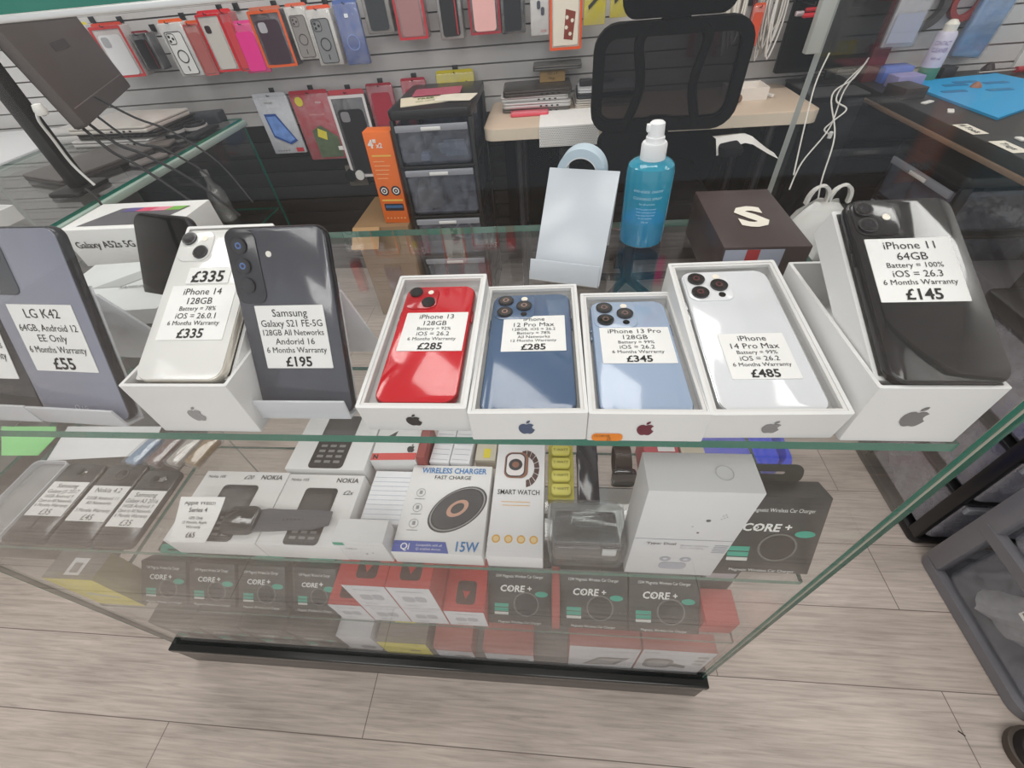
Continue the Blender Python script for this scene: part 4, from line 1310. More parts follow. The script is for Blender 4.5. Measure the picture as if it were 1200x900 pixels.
# ------------------------------------------------------------------ back wall: hanging packets
def hang_packet(label, xl, xr, ypx, ytop, bag, card, style, yp=1.90, th=0.050, header=None, group='phone case packets on the slat wall', hook=True, extra=None):
    """packet hanging on the slat wall; xl, xr, ypx = its lower corners in the photo, ytop = its upper rim"""
    a, b = ony(xl, ypx, yp), ony(xr, ypx - (xr - xl) * 0.07, yp)
    zt_ = ony((xl + xr) / 2 - (ypx - ytop) * 0.35, ytop, yp).z
    w, h = abs(b.x - a.x), max(0.05, zt_ - a.z)
    o = thing('phone_case_packet', label, 'packet', (a.x, yp, a.z), 0, group)
    D_ = (w, th, h)
    MB().rrect(0.001, 0.001, w - 0.001, th - 0.001, 0.004, 0.001, h * 0.94, 0.003).build('inner_card', M(card, 0.45, var=0.12, scale=25), o)
    MB().rrect(0, 0, w, th, 0.006, 0, h * 0.955, 0.005).build('clear_bag', PACK, o)
    g_ = MB(Matrix.Translation((0, th * 0.35, 0)))
    tabz = h
    g_.loops([[(x_, 0, z_) for x_, z_ in rpoly(w * 0.02, h * 0.86, w * 0.98, tabz, 0.008)], [(x_, 0.002, z_) for x_, z_ in rpoly(w * 0.02, h * 0.86, w * 0.98, tabz, 0.008)]])
    g_.build('header_tab', M(header or bag or card, 0.45), o)
    e = -0.0012
    if bag:
        f_ = MB(face('front', *D_, 0.0006))
        f_.frame(0.0005, 0.0005, w - 0.0005, h * 0.95, 0.005, w * 0.07, 0, 0.0008)
        f_.build('bag_edge', M(bag, 0.3, coat=0.4), o)
    x0, x1, y0, y1 = w * 0.15, w * 0.85, h * 0.05, h * 0.80

    def plate(g2, cx, cy, s_, z_, mi):
        g2.prism(rpoly(cx, cy - s_, cx + s_, cy, s_ * 0.28), z_, z_ + 0.0008, mi)
    f_ = MB(face('front', *D_, 0.0008))
    if style in ('case', 'ring', 'bookcase', 'plain'):
        cc = (extra or ['e9e6e2', '35343a'])
        f_.prism(rpoly(x0, y0, x1, y1, w * 0.10), 0, 0.0012, 0)
        if style == 'ring':
            f_.frame(x0 - 0.0005, y0 - 0.0005, x1 + 0.0005, y1 + 0.0005, w * 0.10, w * 0.022, 0.0010, 0.0018, 1)
            f_.ring((x0 + x1) / 2, y0 + (y1 - y0) * 0.43, w * 0.21, w * 0.175, 0.0012, 0.002, 28, 1)
            f_.box((x0 + x1) / 2 - w * 0.02, y0 + (y1 - y0) * 0.08, 0.0012, (x0 + x1) / 2 + w * 0.02, y0 + (y1 - y0) * 0.20, 0.002, 1)
            s_ = w * 0.34
            f_.frame(x0 + w * 0.04, y1 - w * 0.04 - s_, x0 + w * 0.04 + s_, y1 - w * 0.04, s_ * 0.3, w * 0.02, 0.0012, 0.002, 1)
            for dx, dy in ((0.3, 0.3), (0.3, 0.7), (0.7, 0.5)):
                f_.cyl(x0 + w * 0.04 + s_ * dx, y1 - w * 0.04 - s_ * dy, s_ * 0.13, 0.0012, 0.002, 14, 1)
        elif style == 'case':
            plate(f_, x0 + w * 0.06, y1 - w * 0.05, w * 0.24, 0.0012, 1)
        elif style == 'bookcase':
            f_.box(x1 - w * 0.12, y0 + 0.004, 0.0012, x1 - w * 0.08, y1 - 0.004, 0.0016, 1)
        f_.build('phone_case', [M(cc[0], 0.35, var=0.04), M(cc[1], 0.3)], o)
    elif style == 'tablet':
        f_.prism([(w * 0.20, h * 0.30), (w * 0.62, h * 0.16), (w * 0.86, h * 0.22), (w * 0.50, h * 0.68), (w * 0.16, h * 0.68)], 0, 0.0006, 0)
        f_.prism([(w * 0.24, h * 0.33), (w * 0.62, h * 0.20), (w * 0.80, h * 0.25), (w * 0.47, h * 0.64), (w * 0.20, h * 0.64)], 0.0006, 0.0009, 1)
        f_.text('SAMSUNG', w * 0.42, h * 0.84, 0.006, w * 0.4, z=0.001, mi=2)
        f_.box(w * 0.72, h * 0.03, 0, w * 0.94, h * 0.10, 0.0006, 3)
        for k in range(5):
            f_.cyl(w * (0.16 + 0.08 * k), h * 0.06, 0.0025, 0, 0.0006, 8, 2)
        f_.build('printed_picture', [M('2c4f96', 0.4), M('6f95d8', 0.4, var=0.5, scale=30), M('55565c', 0.6), M('c8323a', 0.5)], o, False)
    elif style == 'redtab':
        f_.cyl(w * 0.22, h * 0.86, w * 0.10, 0, 0.0006, 20, 0)
        f_.prism([(w * 0.30, h * 0.04), (w * 0.92, h * 0.04), (w * 0.92, h * 0.34), (w * 0.55, h * 0.52), (w * 0.30, h * 0.45)], 0, 0.0006, 1)
        f_.prism([(w * 0.40, h * 0.36), (w * 0.62, h * 0.30), (w * 0.66, h * 0.42), (w * 0.45, h * 0.48)], 0.0006, 0.0009, 0)
        f_.box(w * 0.84, h * 0.14, 0.0006, w * 0.96, h * 0.20, 0.001, 2)
        f_.text('MAX', w * 0.70, h * 0.82, 0.008, w * 0.3, z=0.001, mi=2)
        f_.text('TEMPERED GLASS', w * 0.55, h * 0.66, 0.006, w * 0.7, z=0.001, mi=3)
        f_.build('printed_picture', [M('ddd04a', 0.4), M('5b6a52', 0.4, var=0.5, scale=40), M('efecea', 0.5), M('e0a0a0', 0.5)], o, False)
    elif style == 'lensprint':
        f_.prism(rpoly(w * 0.12, h * 0.06, w * 0.88, h * 0.62, 0.004), 0, 0.0006, 0)
        f_.prism([(w * 0.44, h * 0.14), (w * 0.72, h * 0.12), (w * 0.80, h * 0.46), (w * 0.50, h * 0.50)], 0.0006, 0.001, 1)
        for dx, dy in ((0.54, 0.40), (0.70, 0.36), (0.52, 0.28), (0.64, 0.20)):
            f_.cyl(w * dx, h * dy, w * 0.05, 0.001, 0.0013, 12, 0)
        f_.build('printed_picture', [M('efe6d6', 0.5), M('8a3a26', 0.4)], o, False)
    elif style == 'camtext':
        f_.text('CAMERA', w * 0.5, h * 0.70, 0.0075, w * 0.7, 0.01, z=0.0008, mi=0)
        for dx, dy in ((0.45, 0.45), (0.65, 0.36)):
            f_.prism(rpoly(w * dx - w * 0.09, h * dy - h * 0.06, w * dx + w * 0.09, h * dy + h * 0.06, w * 0.08), 0, 0.0006, 1)
        f_.text('LENS', w * 0.7, h * 0.06, 0.006, w * 0.4, z=0.0008, mi=0)
        f_.build('printed_picture', [M('c03a3a', 0.5), M('4c4e58', 0.4)], o, False)
    elif style == 'cable':
        f_.prism([(w * 0.15, h * 0.55), (w * 0.80, h * 0.82), (w * 0.84, h * 0.76), (w * 0.20, h * 0.48)], 0, 0.0008, 0)
        f_.prism([(w * 0.20, h * 0.30), (w * 0.70, h * 0.48), (w * 0.72, h * 0.42), (w * 0.24, h * 0.24)], 0, 0.0008, 0)
        f_.build('printed_picture', [M('33322a', 0.5)], o, False)
    elif style == 'magprint':
        f_.ring(w * 0.5, h * 0.36, w * 0.26, w * 0.23, 0, 0.0006, 28)
        f_.prism(rpoly(w * 0.40, h * 0.74, w * 0.56, h * 0.80, 0.002), 0, 0.0006, 1)
        f_.build('printed_picture', [M('8aa0dc', 0.4), M('e8ecf4', 0.5)], o, False)
    # the peg it hangs on
    if hook:
        k = thing('peg_hook', 'dark peg hook carrying the ' + ' '.join(label.split()[:11]), 'hook', (a.x + w / 2, YW, a.z + h - 0.010), 0, 'peg hooks of the slat wall')
        MB().tube([(0, 0.0, 0.012), (0, -0.004, 0.0), (0, -(YW - yp) - 0.004, 0.0), (0, -(YW - yp) - 0.012, 0.006)], 0.0016, 6).build('wire', M('3c3c3e', 0.3, 0.7), k)
        MB().bbox(-0.010, -0.007, -0.002, 0.010, -0.0005, 0.020, 0.001).build('clip', M('232324', 0.4), k)
    return o


HP = hang_packet
HP('white packet with yellow header, leftmost in the top row by the monitor', 105, 128, 80, 26, None, 'dfe3e6', 'plain', header='e0d23c', extra=['b9c6cf', '35343a'])
HP('red packet with a white phone case, second from left in the top row', 138, 173, 92, 26, 'cf1c26', 'd3c9c6', 'case', header='d9402c', extra=['e8e8ea', 'b0b0b4'])
HP('dark packet between the red packet and the white ring case packet', 174, 194, 84, 36, None, '26242a', 'bookcase', header='8c2a34', extra=['1d1c20', '7a2228'])
HP('white case packet with black ring outline and orange header in the top row', 214, 241, 91, 22, None, 'ecebe9', 'ring', header='f0672a', extra=['f0f0ee', '1c1d22'])
HP('salmon red packet squeezed between white ring case and grey camera case', 242, 258, 89, 24, 'c8524e', 'c98078', 'plain', header='e4602c', extra=['b86a66', '35343a'])
HP('red packet with grey phone case and dark camera cutout in the top row', 258, 284, 85, 12, 'd81e2c', 'd6d0ca', 'case', header='d81e2c', extra=['cfcbc4', '3a2d30'])
HP('narrow bright red packet left of the hot pink packet', 284, 296, 84, 10, 'dc2430', 'd64a52', 'plain', extra=['d44850', '35343a'])
HP('hot pink packet hanging in the top row', 291, 319, 87, 24, None, 'ef2f8c', 'plain', header='ef4a98', th=0.012, extra=['f03a96', 'f0f0f0'])
HP('dark plum case packet with orange edge in the top row', 314, 350, 80, 8, 'e8622c', '3a2230', 'case', header='d8785a', extra=['43303c', 'b8b6bc'])
HP('frosted grey case packet with a ring, left one of the pair', 352, 376, 71, 4, None, 'dcd8d2', 'ring', header='e06a4c', extra=['918d8a', '55474c'])
HP('frosted grey case packet with a dark ring, right one of the pair', 376, 404, 78, 7, None, 'dcd9d4', 'ring', header='ec5a30', extra=['86888a', '26272a'])
HP('blue packet with a pale ring hanging at the right of the ring cases', 408, 435, 77, 0, None, '4a64a8', 'magprint', header='5a74b4', th=0.018)
HP('dark case packet with red strip at the top edge, right of the blue packet', 432, 463, 41, -45, None, '8e8b88', 'case', header='d0262e', extra=['33373a', 'c62832'])
HP('rose case packet with red rim and yellow strip at the top edge', 469, 503, 48, -42, 'c01e2a', '9c6c6c', 'case', header='d8c028', extra=['a87c7c', 'd8ca34'])
HP('black wallet case packet with a red strip, cut off by the top edge', 517, 545, 48, -45, None, '8a8685', 'bookcase', header='cc2530', extra=['1b1a1c', 'c62832'])
HP('pale pink case packet in a dark red bag at the top edge', 552, 588, 42, -45, '9c1a28', '4a2a30', 'plain', header='d02630', extra=['efb8b4', '35343a'])
HP('black case packet hanging left of the white lens packet', 588, 616, 41, -45, None, '26272a', 'plain', header='d02630', extra=['1f2024', '8c8c90'])
HP('white lens protector packet with red lettering at the top edge', 622, 644, 43, -40, None, 'eae8e6', 'camtext', header='e8e6e4', th=0.012)
HP('orange framed packet with brown lens protector hanging above the cardboard box', 644, 681, 60, -40, 'ef5a1c', 'e8dccb', 'lensprint', header='ef5a1c', th=0.016)
HP('yellow cable packet left one of two at the top edge', 683, 709, 31, -50, None, 'e6d61e', 'cable', header='e6d61e', th=0.014)
HP('yellow cable packet right one of two, next to the chair headrest', 714, 736, 22, -50, None, 'e6d61e', 'cable', header='e6d61e', th=0.014)
HP('red packet seen through the mesh of the chair back', 806, 838, 68, 28, None, 'b82a20', 'plain', header='b82a20', extra=['8f8782', '35343a'])
HP('orange packet right beside the chair back, under the white cables', 872, 886, 56, 6, None, 'dc5424', 'plain', header='dc5424', th=0.016, extra=['d84a1e', '35343a'])
# second row
LOW = 'packets of the lower row on the slat wall'
HP('white screen protector box with a blue tablet picture in the lower row', 323, 360, 181, 109, None, 'd9dde4', 'tablet', yp=1.955, th=0.014, group=LOW)
HP('red tempered glass packet with yellow disc in the lower row', 366, 408, 188, 106, None, 'b8293a', 'redtab', yp=1.955, th=0.014, group=LOW)
HP('clear packet with red and white header and black case in the lower row', 414, 452, 208, 106, 'e8e4e4', '2a282c', 'case', yp=1.955, th=0.030, header='d8505a', group=LOW, extra=['1f1e22', '8c8a8e'])
HP('dark red packet mostly hidden behind the clear packet in the lower row', 440, 470, 150, 98, None, 'a82438', 'plain', yp=1.96, th=0.012, group=LOW, extra=['b02a40', 'e0c0c0'])
HP('red packet peeping out above the black drawer tower', 480, 508, 150, 92, None, 'b0263a', 'plain', yp=1.965, th=0.012, group=LOW, extra=['b42c40', 'e0c0c0'])
HP('yellow packet hanging behind the black drawer tower', 520, 562, 150, 83, None, 'dccb1e', 'cable', yp=1.965, th=0.012, group=LOW)


def cable_hank(label, px, py_, L_, col, n, seed, yp=1.93, spread=0.020):
    rnd = random.Random(seed)
    o = thing('cable_bundle', label, 'cable', (0, 0, 0))
    p0 = ony(px, py_, yp)
    for k in range(n):
        m_ = MB()
        x0 = p0.x + rnd.uniform(-spread, spread)
        w_ = rnd.uniform(0.006, 0.02)
        l_ = L_ * rnd.uniform(0.6, 1.0)
        y_ = yp + rnd.uniform(-0.025, 0.012)
        m_.tube([(x0 - w_, y_, p0.z), (x0 - w_ * 1.4, y_ - 0.01, p0.z - l_ * 0.5), (x0, y_ - 0.008, p0.z - l_), (x0 + w_ * 1.4, y_, p0.z - l_ * 0.55), (x0 + w_, y_, p0.z)], 0.0032, 5)
        m_.build('cable_loop', M(col if k % 4 else 'b8b2a8', 0.4), o)
    return o


cable_hank('hank of white charging cables hanging right of the chair back', 868, -28, 0.20, 'e6e2d8', 13, 3)
cable_hank('second hank of white cables, nearer to the black monitor', 914, -24, 0.21, 'dcd8d2', 12, 5)
cable_hank('dark red cable loops hanging between the two white cable hanks', 887, -30, 0.20, '7a2430', 3, 8, yp=1.965, spread=0.006)

# rows above the picture, mirrored in the top glass shelf
def copy_thing(src, loc, label, group):
    c = src.copy()
    COL.objects.link(c)
    c.location = loc
    c['label'], c['group'] = label, group
    for ch_ in src.children:
        d = ch_.copy()
        COL.objects.link(d)
        d.parent = c
        for gch in ch_.children:
            e_ = gch.copy()
            COL.objects.link(e_)
            e_.parent = d
    return c


packs = [o for o in COL.objects if o.name.startswith('phone_case_packet')]
rnd = random.Random(12)
for r_, zrow in enumerate((1.24, 1.47, 1.70)):
    for k in range(11):
        s_ = packs[(k * 5 + r_ * 3) % 22]
        copy_thing(s_, (-1.05 + 0.165 * k + rnd.uniform(-0.01, 0.01), 1.90, zrow + rnd.uniform(-0.015, 0.015)), 'phone case packet hung high on the slat wall, showing only mirrored in glass shelf', 'packets high on the slat wall')

# ------------------------------------------------------------------ drawer towers
def drawer_tower(label, loc, rz, w, d, zs, frame_c, drawer_m, foot=0.02, group=None, top_h=0.03, label_tags=(), side_open=True, lip=True, contents=()):
    """plastic tower, fronts on the local -y side; zs = drawer floor heights with the top as last entry"""
    o = thing('drawer_tower', label, 'drawers', loc, rz, group)
    fm = M(frame_c, 0.35, var=0.08)
    ztop = zs[-1]
    MB().rrect(0, 0, w, d, 0.018, ztop, ztop + top_h, 0.006).build('top', fm, o)
    MB().rrect(0, 0, w, d, 0.018, 0.0, foot, 0.004).build('base', fm, o)
    MB().bbox(0.004, d - 0.012, foot, w - 0.004, d, ztop, 0.002).build('back_panel', fm, o)
    for x_ in (0.0, w - 0.014):
        MB().bbox(x_, 0.004, foot, x_ + 0.014, 0.034, ztop, 0.003).build('post', fm, o)
        MB().bbox(x_, d - 0.050, foot, x_ + 0.014, d - 0.012, ztop, 0.003).build('post', fm, o)
        if not side_open:
            MB().bbox(x_ + 0.003, 0.034, foot, x_ + 0.011, d - 0.050, ztop, 0.001).build('side_panel', fm, o)
    for i, (a, b) in enumerate(zip(zs[:-1], zs[1:])):
        if i:
            MB().bbox(0.002, 0.004, a - 0.012, w - 0.002, d - 0.012, a - 0.002, 0.002).build('divider', fm, o)
        dm = MB()
        x0, x1, y0, y1, z0, z1 = 0.015, w - 0.015, 0.0, d - 0.016, a + 0.002, b - 0.016
        rr = lambda i_, q: [(x_, y_, q) for x_, y_ in rpoly(x0 + i_, y0 + i_, x1 - i_, y1 - i_, 0.012, 4)]
        dm.loops([rr(0.008, z0), rr(0.0, z0 + 0.012), rr(0.0, z1), rr(0.003, z1), rr(0.003, z0 + 0.012), rr(0.010, z0 + 0.003)])
        dr = dm.build('drawer', drawer_m, o)
        if lip:
            MB().bbox(x0 + 0.002, -0.008, z1 - 0.018, x1 - 0.002, 0.002, z1 + 0.002, 0.002).build('front_rim', clear_mat('drawer_rim', (0.85, 0.86, 0.88), body=0.5, body_col=(0.55, 0.57, 0.62), rough=0.15), dr)
            MB().rrect(w * 0.38, -0.012, w * 0.62, -0.007, 0.002, z1 - 0.014, z1 - 0.004, 0.001).build('handle', M('e4e4e2', 0.4), dr)
    return o


t1 = drawer_tower('black plastic drawer tower with clear drawers against the slat wall', (-0.556, 1.585, 0.0), 0, 0.282, 0.375, (0.02, 0.11, 0.285, 0.455, 0.635, 0.778), '19191a', FROST_D)


def loose(name, label, cat, x, y, z, mb, col, rz=0, group=None, rough=0.5, part='body', var=0.1):
    o = thing(name, label, cat, (x, y, z), math.radians(rz), group)
    mb.build(part, M(col, rough, var=var), o)
    return o


loose('paper_slips', 'white and green paper slips inside top drawer of the drawer tower', 'paper', -0.385, 1.62, 0.652, MB(Matrix.Rotation(math.radians(-68), 4, 'X')).rrect(0, -0.062, 0.075, 0, 0.004, 0, 0.002).rrect(-0.02, -0.05, 0.03, -0.01, 0.004, 0.002, 0.004), 'e9efe4', part='slips')
loose('sticker_roll', 'small white box at lower left inside top drawer of the drawer tower', 'box', -0.475, 1.605, 0.6455, MB().bbox(0, 0, 0, 0.030, 0.03, 0.022, 0.001), 'cfd9e4', part='carton')
loose('cardboard_box', 'small brown cardboard box inside second drawer of the drawer tower', 'box', -0.520, 1.612, 0.4675, MB().bbox(0, 0, 0, 0.095, 0.09, 0.080, 0.001), '8a7350', rz=6, part='carton')
o = thing('cable_coil', 'white cable coil inside third drawer of the drawer tower', 'cable', (-0.375, 1.66, 0.310))
MB().tube([(0.035 * math.cos(t_ * 0.9), 0.01 * math.sin(t_ * 1.7), 0.045 + 0.035 * math.sin(t_ * 0.9)) for t_ in range(22)], 0.003, 5).build('cable', M('dcdcd4', 0.4), o)
for k, (x_, y_, w_, d_, rz_, c_, lb) in enumerate(((-0.515, 1.62, 0.16, 0.12, 14, 'e9e1c6', 'cream printed leaflet lying on top of the black drawer tower'), (-0.41, 1.66, 0.13, 0.09, -9, 'f0ead8', 'white leaflet overlapping on the right on the black drawer tower'), (-0.50, 1.73, 0.17, 0.10, 4, 'b4566a', 'reddish envelope at the back on top of the black drawer tower'))):
    o = loose('leaflet', lb, 'paper', x_, y_, 0.8085 + 0.003 * k, MB().rrect(0, 0, w_, d_, 0.002, 0, 0.002), c_, rz=rz_, part='paper')
    if k == 0:
        g = MB(Matrix.Translation((0, 0, 0.0022)))
        g.text('FREE', w_ * 0.55, d_ * 0.55, 0.020, w_ * 0.7, 0.03)
        g.text('sim cards', w_ * 0.55, d_ * 0.28, 0.014, w_ * 0.7, 0.01)
        g.build('printed_text', M('5b7a34', 0.6), o, False)

# orange speaker box on a cardboard box
o = thing('cardboard_box', 'brown cardboard box on floor under the tall orange speaker box', 'box', (-0.80, 1.57, 0.0))
MB().bbox(0, 0, 0, 0.225, 0.30, 0.424, 0.002).build('carton', M('8f7250', 0.6), o)
for k, (xx, yy, sx_, sy_, rx, ry) in enumerate(((0.0, 0.0, 0.11, 0.09, 40, 0),)):
    f_ = MB(Matrix.Translation((xx, yy, 0.424)) @ Matrix.Rotation(math.radians(rx if k == 0 else 180 + rx), 4, 'X'))
    f_.box(0, -sy_, -0.0015, sx_, 0, 0.0015)
    f_.build('flap', M('b08c60', 0.7), o)
SPD = (0.098, 0.060, 0.322)
o = thing('speaker_box', 'tall orange box with printed round speakers standing beside the drawer tower', 'box', mat=Matrix.Translation((-0.672, 1.600, 0.4262)) @ Matrix.Rotation(math.radians(1.5), 4, 'Y'))
MB().bbox(0, 0, 0, *SPD, 0.001).build('carton', M('ee7426', 0.45), o)


def spk_art(g_):
    w, h = SPD[0], SPD[2]
    g_.text('4"', w * 0.26, h * 0.845, 0.026, None, 0.04, mi=1)
    g_.text('x2', w * 0.50, h * 0.845, 0.016, None, 0.03, mi=1)
    g_.box(w * 0.14, h * 0.755, 0, w * 0.86, h * 0.772, 0.0003, 2)
    for k in range(5):
        g_.box(w * 0.14, h * (0.70 - 0.045 * k), 0, w * (0.55 + 0.06 * ((k * 7) % 4)), h * (0.708 - 0.045 * k), 0.0003, 3)
    for x_ in (0.28, 0.74):
        for r_, m_, z_ in ((0.018, 0, 0), (0.012, 1, 0.0003), (0.008, 0, 0.0006), (0.003, 1, 0.0009)):
            g_.cyl(w * x_, h * 0.385, r_, z_, z_ + 0.0003, 20, m_)
    g_.box(w * 0.10, h * 0.265, 0, w * 0.92, h * 0.285, 0.0003, 2)
    g_.prism(rpoly(w * 0.14, h * 0.15, w * 0.90, h * 0.235, 0.004), 0, 0.0003, 0)
    g_.box(w * 0.18, h * 0.185, 0.0003, w * 0.86, h * 0.215, 0.0006, 4)
    for k in range(6):
        g_.cyl(w * (0.15 + 0.14 * k), h * 0.06, 0.003, 0, 0.0003, 10, 3)


gfx(o, 'front', SPD, 'printed_picture', [M('1b1b2a', 0.4), M('f0ece6', 0.5), M('efc05a', 0.5), M('f6b880', 0.5), M('3a6a9a', 0.4)], spk_art)
ad = thing('plug_adapter', 'white and black plug on the dark plank wall left of orange box', 'plug', (-0.885, 1.975, 0.480))
MB().bbox(-0.06, 0.0, -0.045, 0.03, 0.0195, 0.045, 0.004).build('socket_plate', M('6e665c', 0.5), ad)
MB(Matrix.Translation((-0.030, 0, 0.01)) @ Matrix.Rotation(math.radians(90), 4, 'X')).cyl(0, 0, 0.024, 0.0, 0.035, 20).build('black_plug', BLACK(), ad)
MB(Matrix.Translation((0.012, 0, 0.01)) @ Matrix.Rotation(math.radians(90), 4, 'X')).cyl(0, 0, 0.020, 0.0, 0.03, 20).build('white_plug', M('e4e4e0', 0.5), ad)

# ------------------------------------------------------------------ work table with laptops
tb_ = thing('work_table', 'folding table with pale wood-effect top in front of the slat wall', 'table', (0, 0, 0))
DT = M('cdb9a4', 0.45, var=0.06, scale=14)
MB().rrect(-0.245, 1.615, 0.835, 1.985, 0.035, 0.690, 0.730, 0.006).build('tabletop', [DT], tb_)
MB().frame(-0.2462, 1.6138, 0.8362, 1.9862, 0.036, 0.0011, 0.693, 0.727).build('edge_band', M('dccfbb', 0.5), tb_)
for x_ in (-0.13, 0.72):
    for y_ in (1.67, 1.94):
        MB().cyl(x_, y_, 0.013, 0.0, 0.690, 14).build('leg', M('3a3b3e', 0.35, 0.5), tb_)
    MB().bar((x_, 1.67, 0.25), (x_, 1.94, 0.25), 0.008).build('stretcher', M('3a3b3e', 0.35, 0.5), tb_)
ZD = 0.7304
MB().bbox(-0.215, 1.955, 0.12, 0.805, 1.968, 0.689, 0.002).build('under_table_shade', M('0e0e0f', 0.8, spec=0.1), tb_)  # black sheet added to give the deep shade under the table


def laptop(label, x, y, z, w, d, h, col, rz=0, group=None, ports=True, side='front'):
    o = thing('laptop', label, 'laptop', (x, y, z), math.radians(rz), group)
    MB().rrect(0, 0, w, d, 0.012, 0, h * 0.58, 0.0025).build('base', M(col, 0.35, 0.4), o)
    MB().rrect(0, 0, w, d, 0.012, h * 0.62, h, 0.0025).build('lid', M(col, 0.35, 0.4), o)
    if ports:
        for k in range(4):
            MB().box(w * (0.55 + 0.08 * k), -0.0006, h * 0.15, w * (0.58 + 0.08 * k), 0.002, h * 0.42).build('port', BLACK(), o)
    return o


GL_ = 'closed laptops stacked on the work table'
zz = ZD
for k, (c_, h_, dx, lb) in enumerate((('77716c', 0.014, 0.0, 'lowest dark laptop of the left stack on the work table'), ('c9c7c6', 0.017, 0.004, 'silver laptop second from the bottom of the left stack'), ('d2cfcd', 0.016, -0.004, 'silver laptop third from the bottom of the left stack'), ('46413d', 0.018, 0.008, 'dark metal laptop on top of the left stack'))):
    laptop(lb, -0.195 + dx, 1.795 - (0.01 if k % 2 else 0), zz, 0.245, 0.165, h_, c_, 1.5 * k - 2, GL_)
    zz += h_ + 0.0008
zt_lap = zz
cbx = thing('cardboard_box', 'small brown cardboard box with handwriting on the laptop stack', 'box', (-0.058, 1.895, zt_lap))
MB().bbox(0, 0, 0, 0.092, 0.05, 0.036, 0.001).build('carton', M('b08f5c', 0.6), cbx)
g = MB(face('front', 0.092, 0.05, 0.036))
g.text('SSD x 4', 0.046, 0.022, 0.008, 0.06)
g.text('Nags', 0.044, 0.008, 0.009, 0.05)
g.build('handwriting', M('4a3a24', 0.6), cbx, False)
lp2 = laptop('thin dark grey laptop balanced on top of the small cardboard box', -0.082, 1.880, zt_lap + 0.0364, 0.175, 0.10, 0.014, '5e5c59', 0, GL_, False)
zz = ZD
for k, (c_, h_, lb) in enumerate((('d8d0c6', 0.013, 'lowest cream laptop of the right stack behind chair'), ('b9b4ae', 0.014, 'grey laptop second in the right stack behind chair'), ('34353a', 0.016, 'dark laptop third in the right stack behind chair'), ('c2c4c8', 0.012, 'silver laptop on top of the right stack behind chair'))):
    laptop(lb, 0.068 + 0.003 * k, 1.800, zz, 0.21, 0.15, h_, c_, 2 - 1.2 * k, GL_)
    zz += h_ + 0.0008
for k in range(3):
    loose('glasses_case', ('dark spectacles frame part on the right laptop stack', 'white plug cube on the right laptop stack', 'grey plug cube beside the white one on the right laptop stack')[k], 'gadget', 0.085 + 0.05 * k, 1.84 + 0.02 * k, zz, MB().rrect(0, 0, 0.045 if k == 0 else 0.032, 0.030, 0.006, 0, 0.020, 0.004), ('222124', 'dfdcd8', '8f9092')[k], rz=12 * k, part='shell')
rp = thing('smartphone', 'pink-red phone lying face up at the front of the work table', 'phone', (-0.160, 1.735, ZD), math.radians(2))
MB().rrect(0, 0, 0.135, 0.066, 0.010, 0, 0.009, 0.002).build('body', M('e0485c', 0.3, coat=0.4), rp)
MB().rrect(0.003, 0.003, 0.132, 0.063, 0.008, 0.0088, 0.0094, 0.0002).build('screen', M('e86a78', 0.15, coat=0.6), rp)
ps = thing('perforated_sheet', 'white perforated anti-slip sheet hanging over front edge of the work table', 'sheet', (-0.055, 1.6065, ZD))
g = MB()
g.loops([[(x_, y_, z_) for x_, y_, z_ in ((a_, 0.19, 0.0006), (a_, 0.01, 0.0006), (a_, 0.0015, -0.002), (a_, 0.001, -0.062), (a_, -0.001, -0.062), (a_, -0.001, 0.0), (a_, 0.004, 0.0022), (a_, 0.19, 0.0022))] for a_ in (0.0, 0.198)])
g.build('sheet', M('eae9e6', 0.6), ps)
g = MB(Matrix.Translation((0, -0.0012, -0.062)) @ Matrix.Rotation(math.radians(90), 4, 'X'))
for i in range(36):
    for j in range(11):
        x_, y_ = 0.0035 + 0.0055 * i + (0.00275 if j % 2 else 0), 0.003 + 0.0053 * j
        if x_ < 0.195:
            g.cyl(x_, y_, 0.0014, 0, 0.0002, 6)
g.build('perforations', M('6a6866', 0.7), ps, False)
wb = thing('small_parts_box', 'white open parts box on the right end of the work table', 'box', (0.590, 1.765, ZD))
open_tray(wb, 0.125, 0.10, 0.036, 0.003, 0.020, outer='e9e2da')
kb = thing('round_knob', 'brown round knob lying in front of the white parts box', 'knob', mat=Matrix.Translation((0.610, 1.738, ZD + 0.014)) @ Matrix.Rotation(math.radians(75), 4, 'X'))
MB().cyl(0, 0, 0.013, -0.004, 0.004, 18).cyl(0, 0, 0.005, 0.004, 0.020, 12).build('knob', M('7a5a44', 0.4), kb)
loose('tweezers', 'dark clip of tools lying on the parts box at back of table', 'tool', 0.60, 1.90, ZD, MB().rrect(0, 0, 0.10, 0.03, 0.006, 0, 0.022, 0.003), '1d1d20', rz=-20, part='handle')
loose('screwdriver', 'white thin tool lying beside the black cabinet on work table', 'tool', 0.735, 1.78, ZD, MB().rrect(0, 0, 0.012, 0.07, 0.004, 0, 0.010, 0.003), 'e2ded8', rz=24, part='handle')

